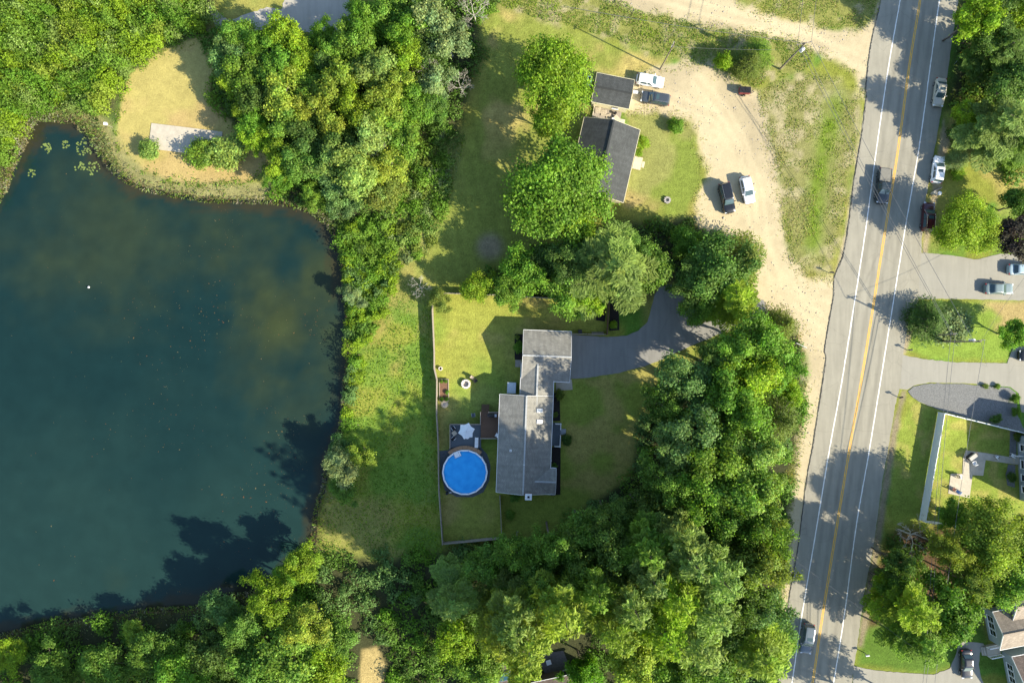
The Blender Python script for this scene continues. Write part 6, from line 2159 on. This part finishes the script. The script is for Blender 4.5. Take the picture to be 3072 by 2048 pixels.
def car(label, px, py, hd, L, W, Hc, style, col, name='car', cat='car', sunroof=False, rails=False, cover=None, group='vehicles'):
    rz = math.atan2(-hd[1], hd[0])
    t = thing(name, label, cat, (*G(px, py, 0.85), 0.06 if cover or px > 2380 else 0.01), rz, None)
    (b0, b1), (r0, r1), fb, fh, fd = STYLES[style]
    zb, zh, zd = Hc * fb, Hc * fh, Hc * fd
    g = 0.2
    X = lambda f: (f - 0.5) * L
    st = []
    for f in (0.0, 0.012, 0.04, 0.10, b0 + 0.02 if b0 > 0.09 else 0.14, 0.3, 0.45, 0.6, b1 - 0.02, b1 + 0.04, 0.86, 0.94, 0.985, 1.0):
        e = max(0, (0.10 - f) / 0.10, (f - 0.86) / 0.14)
        w = W / 2 * (1 - 0.30 * e ** 2.4)
        if f < b0:
            zt = zd - 0.10 * max(0, (0.05 - f) / 0.05)
        elif f > b1:
            q = (f - b1) / (1 - b1)
            zt = zb - (zb - zh * 0.93) * q ** 1.3 - 0.24 * max(0, (f - 0.95) / 0.05) ** 1.6
        else:
            zt = zb - 0.10 * max(0, (0.04 - f) / 0.04)
        st.append((X(f), w, zt))
    V, F = [], []
    for x, w, zt in st:
        half = [(w * 0.86, g), (w * 0.97, g + 0.12), (w, (g + zt) / 2), (w * 0.985, zt - 0.14), (w * 0.93, zt - 0.04), (w * 0.80, zt), (w * 0.4, zt + 0.022)]
        V += [(x, -y, z) for y, z in half] + [(x, y, z) for y, z in half[::-1]]
    m = 14
    for i in range(len(st) - 1):
        for k in range(m - 1):
            F.append((i * m + k, (i + 1) * m + k, (i + 1) * m + k + 1, i * m + k + 1))
    F += [tuple(range(m)), tuple(range((len(st) - 1) * m + m - 1, (len(st) - 1) * m - 1, -1))]
    body = MB().add(V, F).build('body', col, t, 35)
    # greenhouse
    lev = [rrect(X(b0), X(b1), W / 2 * 0.95, 0.16, zb - 0.03), rrect(X(b0 + (r0 - b0) * 0.5), X(b1 + (r1 - b1) * 0.5), W / 2 * 0.87, 0.17, (zb + Hc) / 2),
           rrect(X(r0 - 0.012), X(r1 + 0.015), W / 2 * 0.785, 0.18, Hc - 0.06), rrect(X(r0 + 0.02), X(r1 - 0.02), W / 2 * 0.70, 0.18, Hc - 0.008), rrect(X(r0 + 0.06), X(r1 - 0.06), W / 2 * 0.45, 0.14, Hc)]
    n = len(lev[0])
    V = [p for l in lev for p in l]
    F = []
    for i in range(len(lev) - 1):
        for k in range(n):
            F.append((i * n + k, i * n + (k + 1) % n, (i + 1) * n + (k + 1) % n, (i + 1) * n + k))
    F.append(tuple(range((len(lev) - 1) * n, len(lev) * n)))
    MB().add(V, F).build('roof', col, t, 40)
    # glass

    def panel(name_, a, b, c, d, off):
        a, b, c, d = map(Vector, (a, b, c, d))
        nn = (b - a).cross(d - a).normalized()
        mid = (a + b + c + d) / 4
        if nn.dot(mid - Vector((0, 0, zb - 0.4))) < 0:
            nn = -nn
        q = [tuple(p + nn * off) for p in (a, b, c, d)]
        MB().add(q + [tuple(Vector(p) - nn * 0.03) for p in q], [(0, 1, 2, 3), (7, 6, 5, 4), (0, 4, 5, 1), (1, 5, 6, 2), (2, 6, 7, 3), (3, 7, 4, 0)]).build(name_, M_CARGLASS, t)
    za, zt = zb + 0.04, Hc - 0.10
    wa, wt = W / 2 * 0.93, W / 2 * 0.785
    u = lambda q, s: X(b1 + (r1 - b1) * q) if s else X(b0 + (r0 - b0) * q)
    panel('windshield', (u(0.08, 1), -wa * 0.84, za), (u(0.08, 1), wa * 0.84, za), (u(0.83, 1), wt * 0.88, zt), (u(0.83, 1), -wt * 0.88, zt), 0.025)
    panel('rear_window', (u(0.10, 0), wa * 0.82, za + 0.05), (u(0.10, 0), -wa * 0.82, za + 0.05), (u(0.76, 0), -wt * 0.86, zt), (u(0.76, 0), wt * 0.86, zt), 0.025)
    xm = (X(b0) + X(b1)) / 2 + (0.1 if style != 'pickup' else -0.2)
    for s in (-1, 1):
        panel('side_window', (xm + 0.05, s * W / 2 * 0.945, za), (X(b1) - 0.62, s * W / 2 * 0.945, za), (X(r1) - 0.22, s * W / 2 * 0.80, zt), (xm + 0.05, s * W / 2 * 0.80, zt), 0.012)
        panel('side_window', (X(b0) + 0.42, s * W / 2 * 0.945, za), (xm - 0.05, s * W / 2 * 0.945, za), (xm - 0.05, s * W / 2 * 0.80, zt), (X(r0) + 0.25, s * W / 2 * 0.80, zt), 0.012)
        MB().box((X(b1) - 0.42, s * (W / 2 + 0.10), zb + 0.07), (0.14, 0.22, 0.14)).build('mirror', col, t)
        MB().box((X(0.965), s * W / 2 * 0.74, zh * 0.80), (0.22, 0.34, 0.13), -s * 0.32).build('headlight', mat('headlight_glass', (0.65, 0.68, 0.70), 0.1, spec=0.8), t)
        MB().box((X(0.012), s * W / 2 * 0.80, zd * 0.80), (0.12, 0.26, 0.18), s * 0.3).build('taillight', mat('taillight_red', (0.30, 0.02, 0.02), 0.2), t)
        for f in (0.19, 0.81):
            wy = s * (W / 2 - 0.09)
            wh = MB().tube([(X(f), wy - s * 0.11, 0.32), (X(f), wy + s * 0.11, 0.32)], 0.32, 18).build('wheel', M_BLACK, t, 40)
            MB().tube([(X(f), wy + s * 0.10, 0.32), (X(f), wy + s * 0.122, 0.32)], 0.21, 14).build('rim', M_CHROME, wh, 40)
        if rails:
            MB().tube([(X(r0 + 0.02), s * W / 2 * 0.70, Hc - 0.01), (X(r0 + 0.05), s * W / 2 * 0.70, Hc + 0.05), (X(r1 - 0.06), s * W / 2 * 0.70, Hc + 0.05), (X(r1 - 0.03), s * W / 2 * 0.70, Hc - 0.01)], 0.025, 6).build('roof_rail', M_CHROME, t, 40)
    if sunroof:
        MB().box((X(r1 - 0.11), 0, Hc), (L * 0.11, W * 0.46, 0.03)).build('sunroof', M_CARGLASS, t)
    if cover:
        MB().box((X(0.205), 0, zd + 0.03), (L * 0.365, W * 0.86, 0.05)).build('bed_cover', cover, t)
        for s in (-1, 1):
            MB().box((X(0.205), s * W * 0.455, zd + 0.03), (L * 0.37, 0.10, 0.08)).build('bed_rail', col, t)
    MB().box((X(0.998), 0, 0.42), (0.08, W * 0.60, 0.24)).build('bumper', M_DARK, t)
    return t


P_WHITE, P_BLACK, P_GREY = paint('white', (0.80, 0.80, 0.80)), paint('black', (0.012, 0.013, 0.014)), paint('slate', (0.045, 0.055, 0.065))
car('white station wagon parked beside the small charcoal garage', 1951, 241, (440, 78), 4.55, 1.80, 1.5, 'wagon', P_WHITE)
car('dark slate SUV nosed up to the small garage door', 1966, 295, (-480, -78), 4.75, 1.86, 1.68, 'suv', P_GREY, sunroof=True, rails=True)
car('black SUV with silver roof rails on the gravel lot', 2181, 594, (120, 520), 5.0, 1.95, 1.85, 'suv', P_BLACK, rails=True)
car('white hatchback beside the black SUV on the gravel lot', 2243, 569, (115, 500), 4.5, 1.80, 1.52, 'hatch', P_WHITE)
car('tan sedan parked highest on the right side of the road', 2820, 277, (-25, 190), 4.6, 1.78, 1.43, 'sedan', paint('tan', (0.42, 0.39, 0.30)), sunroof=True)
car('white hatchback parked on the right side of the road', 2815, 508, (24, -180), 4.45, 1.80, 1.55, 'hatch', P_WHITE, sunroof=True)
car('dark pickup truck with covered bed driving down the road', 2650, 558, (-55, 540), 5.8, 2.0, 1.9, 'pickup', paint('dark_green_grey', (0.025, 0.035, 0.038)), 'pickup_truck', 'pickup', cover=mat('bed_cover', (0.17, 0.165, 0.14), 0.7))
car('maroon SUV parked beside the broad lime-green tree', 2785, 650, (22, -300), 4.75, 1.88, 1.7, 'suv', paint('maroon', (0.06, 0.010, 0.014)), sunroof=True, rails=True)
car('grey sedan with a pale roof in the upper right driveway', 2999, 866, (340, 4), 4.6, 1.78, 1.45, 'sedan', paint('grey_green', (0.16, 0.21, 0.21)))
car('pale blue car cut by the right edge in the upper driveway', 3069, 808, (340, 4), 4.6, 1.80, 1.5, 'sedan', paint('pale_blue', (0.32, 0.42, 0.46)))
car('grey SUV with a glass roof driving at the bottom of the road', 2422, 1915, (-58, 440), 4.9, 1.90, 1.72, 'suv', paint('steel', (0.10, 0.125, 0.14)), sunroof=True, rails=True)
car('black sedan parked on the curved driveway at the lower right', 2901, 1992, (10, 300), 4.7, 1.82, 1.45, 'sedan', P_BLACK)
car('black car nose cut by the right edge beside the corner lawn', 3100, 1066, (-300, 0), 4.5, 1.80, 1.5, 'sedan', P_BLACK)


def trailer():
    t = thing('utility_trailer', 'small red utility trailer with black slatted top on the gravel lot', 'trailer', G(2229, 277), math.radians(-2))
    MB().box((0, 0, 0.75), (1.75, 1.05, 0.7)).build('tub', M_RED, t)
    for k in range(4):
        plank('slat', (0, -0.38 + k * 0.25, 1.14), (1.85, 0.22, 0.06), M_DARK, t)
    MB().box((0, 0, 1.16), (0.08, 1.1, 0.06)).build('strap', M_BLACK, t)
    for s in (-1, 1):
        w = MB().tube([(0, s * 0.58, 0.3), (0, s * 0.74, 0.3)], 0.3, 16).build('wheel', M_BLACK, t, 40)
        MB().tube([(0, s * 0.74, 0.3), (0, s * 0.755, 0.3)], 0.16, 12).build('rim', M_METAL, w, 40)
        MB().tube([(0.9, s * 0.35, 0.42), (1.7, 0, 0.42)], 0.04, 6).build('drawbar', M_DARK, t)
    MB().cyl((1.65, 0, 0), 0.04, 0.45, 8).build('jack', M_METAL, t)


trailer()


# ------------------------------------------------------------------ poles and wires
def pole(px, py, h, label, arms=(), transformer=None, r=0.15, lean=(0, 0)):
    x, y = G(px, py)
    t = thing('utility_pole', label, 'utility pole', (x, y))
    top = (lean[0], lean[1], h)
    MB().tube([(0, 0, -0.3), (lean[0] / 2, lean[1] / 2, h / 2), top], [r, r * 0.85, r * 0.68], 10).build('shaft', M_POLE, t, 40)
    pts = []
    for z, ang, L in arms:
        f = z / h
        c = (lean[0] * f, lean[1] * f, z)
        d_ = (math.cos(ang), math.sin(ang))
        ar = MB().box((c[0] - d_[1] * 0.14, c[1] + d_[0] * 0.14, z), (L, 0.11, 0.13), ang).build('crossarm', M_POLE, t)
        for k in (-0.46, -0.2, 0.2, 0.46):
            q = (c[0] + d_[0] * L * k - d_[1] * 0.14, c[1] + d_[1] * L * k + d_[0] * 0.14)
            MB().cyl((q[0], q[1], z + 0.06), 0.045, 0.16, 8, 0.03).build('insulator', M_TRANSF, ar)
            pts.append((x + q[0], y + q[1], z + 0.2))
    if transformer:
        z, ang = transformer
        f = z / h
        q = (lean[0] * f + 0.42 * math.cos(ang), lean[1] * f + 0.42 * math.sin(ang))
        tr = MB().cyl((q[0], q[1], z - 0.45), 0.26, 0.9, 16).build('transformer', M_TRANSF, t, 40)
        MB().cyl((q[0], q[1], z + 0.44), 0.28, 0.06, 16, 0.2).build('lid', M_TRANSF, tr, 40)
        MB().cyl((q[0], q[1], z + 0.5), 0.05, 0.2, 8).build('bushing', M_TRANSF, tr)
    return pts, (x + lean[0], y + lean[1], h)


WIREN = [0]


def wire(a, b, sag, label, r=0.022):
    pts = []
    for k in range(25):
        f = k / 24
        p = Vector(a) * (1 - f) + Vector(b) * f
        p.z -= sag * 4 * f * (1 - f)
        pts.append(tuple(p))
    o = MB().tube(pts, r, 5).build('overhead_wire', M_WIRE)
    return tag(o, label, 'wire')


RA = math.atan2(-1.0, 0.18)
p1, t1 = pole(2339, 208, 10.0, 'leaning-looking utility pole beside the upper dirt road', ((9.5, math.radians(12), 2.3),), (8.4, math.radians(-70)))
p2, t2 = pole(1980, 209, 9.6, 'slim utility pole behind the white parked wagon', ((9.3, math.radians(60), 0.9),), r=0.12)
p3, t3 = pole(2816, 1024, 10.2, 'utility pole with a pale transformer on the corner lawn', ((9.7, math.radians(8), 1.8),), (7.6, math.radians(20)), 0.16)
p5, t5 = pole(2794, 1004, 5.8, 'short pole with a crossarm beside the wide dark spruce', ((5.6, math.radians(2), 1.0),), r=0.12)
p4, t4 = pole(2690, 1898, 9.6, 'utility pole among the trees above the curved driveway', ((9.2, math.radians(-18), 2.0),), (8.2, math.radians(60)))
for k, lab in enumerate(('leftmost wire from the dirt road pole down to the corner lawn', 'second wire from the dirt road pole down to the corner lawn', 'rightmost wire from the dirt road pole down to the corner lawn')):
    wire(p1[(0, 1, 3)[k]], p5[(0, 1, 3)[k]] if k < 2 else (p3[0][0], p3[0][1], p3[0][2]), 0.5, lab, 0.03)
for k, lab in enumerate(('left wire from the corner lawn down to the lower trees', 'middle wire from the corner lawn down to the lower trees', 'right wire from the corner lawn down to the lower trees')):
    wire(p5[(0, 2, 3)[k]] if k < 2 else p3[3], p4[(0, 1, 3)[k]], 0.5, lab, 0.03)
for k, lab in enumerate(('left wire leaving the bottom of the photo', 'middle wire leaving the bottom of the photo', 'right wire leaving the bottom of the photo')):
    q = p4[(0, 1, 3)[k]]
    wire(q, (q[0] - 3.5, q[1] - 40, 9.5), 0.6, lab, 0.03)
for k, lab in enumerate(('left wire leaving the top of the photo', 'right wire leaving the top of the photo')):
    q = p1[(0, 3)[k]]
    wire(q, (q[0] + 6.0, q[1] + 45, 9.6), 0.6, lab, 0.03)
wire(t1, (*G(1700, 20, 8.0), 8.0), 0.7, 'wire from the dirt road pole along the weedy verge', 0.03)
wire(p2[0], (*G(2330, 150, 6.0), 6.0), 0.3, 'short wire from the slim pole towards the dirt road pole', 0.015)
wire(t3, (*G(3130, 760, 5.0), 5.0), 0.5, 'service wire from the corner lawn pole over the upper driveway', 0.018)
wire(p4[0], (*G(2330, 1640, 7.0), 7.0), 0.4, 'service wire crossing the lower road', 0.018)
wire(t3, (*G(2960, 1100), 0.1), 0.0, 'guy wire from the corner lawn pole down to the long driveway', 0.014)


# ------------------------------------------------------------------ sign, mailboxes, bins
def road_sign():
    x, y = G(2863, 193)
    t = thing('road_sign', 'yellow diamond road sign with a black arrow beside the road', 'sign', (x, y), math.radians(-8))
    MB().box((0, 0, 1.2), (0.06, 0.05, 2.5)).build('post', M_METAL, t)
    s = 0.56
    b = MB().add([(0, 0, 0), (0, 0, 0)], []) if False else MB()
    v = [(s, -0.045, 2.2), (0, -0.045, 2.2 + s), (-s, -0.045, 2.2), (0, -0.045, 2.2 - s)]
    w = [(p[0], -0.065, p[2]) for p in v]
    pl = b.add(v + w, [(3, 2, 1, 0), (4, 5, 6, 7), (0, 1, 5, 4), (1, 2, 6, 5), (2, 3, 7, 6), (3, 0, 4, 7)]).build('plate', M_YELLOW, t)
    MB().box((0, -0.069, 2.12), (0.09, 0.005, 0.42)).add([(-0.17, -0.069, 2.3), (0.17, -0.069, 2.3), (0, -0.069, 2.52)], [(0, 1, 2)]).build('arrow', M_DARK, pl)
    t.rotation_euler = (math.radians(-28), 0, math.radians(-12))


road_sign()


def mailbox(px, py, rz, label, m=M_DARK):
    t = thing('mailbox', label, 'mailbox', G(px, py), rz, 'mailboxes along the road')
    MB().box((0, 0, 0.5), (0.10, 0.10, 1.0)).build('post', M_WOODGREY, t)
    MB().box((0, 0.05, 1.0), (0.09, 0.7, 0.06)).build('arm', M_WOODGREY, t)
    v = []
    n = 7
    for yy in (-0.28, 0.30):
        v += [(-0.12, yy, 1.03), *[(0.12 * math.cos(math.pi - k * math.pi / (n - 1)), yy, 1.16 + 0.11 * math.sin(k * math.pi / (n - 1))) for k in range(n)], (0.12, yy, 1.03)]
    k = n + 2
    MB().add(v, [(i, i + k, (i + 1) % k + k, (i + 1) % k) for i in range(k)] + [tuple(range(k)), tuple(range(2 * k - 1, k - 1, -1))]).build('box', m, t, 40)
    MB().box((0.135, -0.1, 1.24), (0.02, 0.05, 0.18)).build('flag', M_RED, t)


mailbox(2487, 819, 1.4, 'black mailbox at the tip of the weed strip')
mailbox(2720, 1049, -1.4, 'dark mailbox at the corner lawn edge of the road')
mailbox(2692, 1190, -1.4, 'black mailbox below the gravel parking beside the road', M_BLACK)
mailbox(2588, 1815, -1.4, 'dark mailbox in the brush at the lower right roadside')
mailbox(2592, 1956, -1.4, 'white mailbox above the curved driveway mouth', M_WHITE)
t = thing('sign_board', 'white board on posts beside the dirt shoulder', 'board', G(2396, 1036), math.radians(-25))
MB().box((0, 0, 1.0), (1.9, 0.05, 0.5)).build('board', M_WHITE, t)
for s in (-0.8, 0.8):
    MB().box((s, 0.05, 0.55), (0.09, 0.07, 1.1)).build('post', M_WOODGREY, t)
for px, py, m, lab in ((2796, 581, M_WOODPALE, 'tan bin beside the front of the maroon car'), (2810, 583, M_TRANSF, 'white bin beside the front of the maroon car')):
    t = thing('bin', lab, 'bin', G(px, py))
    MB().cyl((0, 0, 0), 0.26, 0.85, 14, 0.31).build('body', m, t, 40)
    MB().cyl((0, 0, 0.85), 0.34, 0.07, 14, 0.28).build('lid', m, t, 40)
t = thing('log', 'fallen weathered log behind the bins beside the road', 'log', G(2812, 568))
MB().tube([(-0.6, -0.3, 0.13), (0.1, 0.02, 0.15), (0.7, 0.3, 0.12)], [0.14, 0.13, 0.10], 8).build('trunk', M_WOODGREY, t, 50)
MB().tube([(0.1, 0.02, 0.15), (0.25, 0.5, 0.2)], [0.06, 0.03], 6).build('branch', M_WOODGREY, t, 50)
t = thing('boat', 'small white jon boat pulled up in the reeds at the clearing edge', 'boat', G(341, 384), math.radians(-35)) if False else None
t = thing('bird_house', 'small white bird box on a post at the clearing edge', 'bird box', G(338, 383))
MB().cyl((0, 0, 0), 0.035, 1.7, 8).build('post', M_WOODGREY, t)
bx = MB().box((0, 0, 1.85), (0.36, 0.3, 0.34)).build('box', M_WHITE, t)
MB().box((0, 0, 2.05), (0.5, 0.44, 0.05), ry=0.2).build('roof', M_WHITE, bx)
t = thing('float', 'white buoy floating on the open pond', 'buoy', (*G(264, 861), -0.3))
MB().tube([(0, 0, 0), (0, 0, 0.1), (0, 0, 0.22), (0, 0, 0.3)], [0.10, 0.18, 0.16, 0.06], 12).build('body', M_WHITE, t, 60)
MB().tube([(0, 0, 0.3), (0, 0, 0.42)], 0.03, 6).build('ring', M_DARK, t)
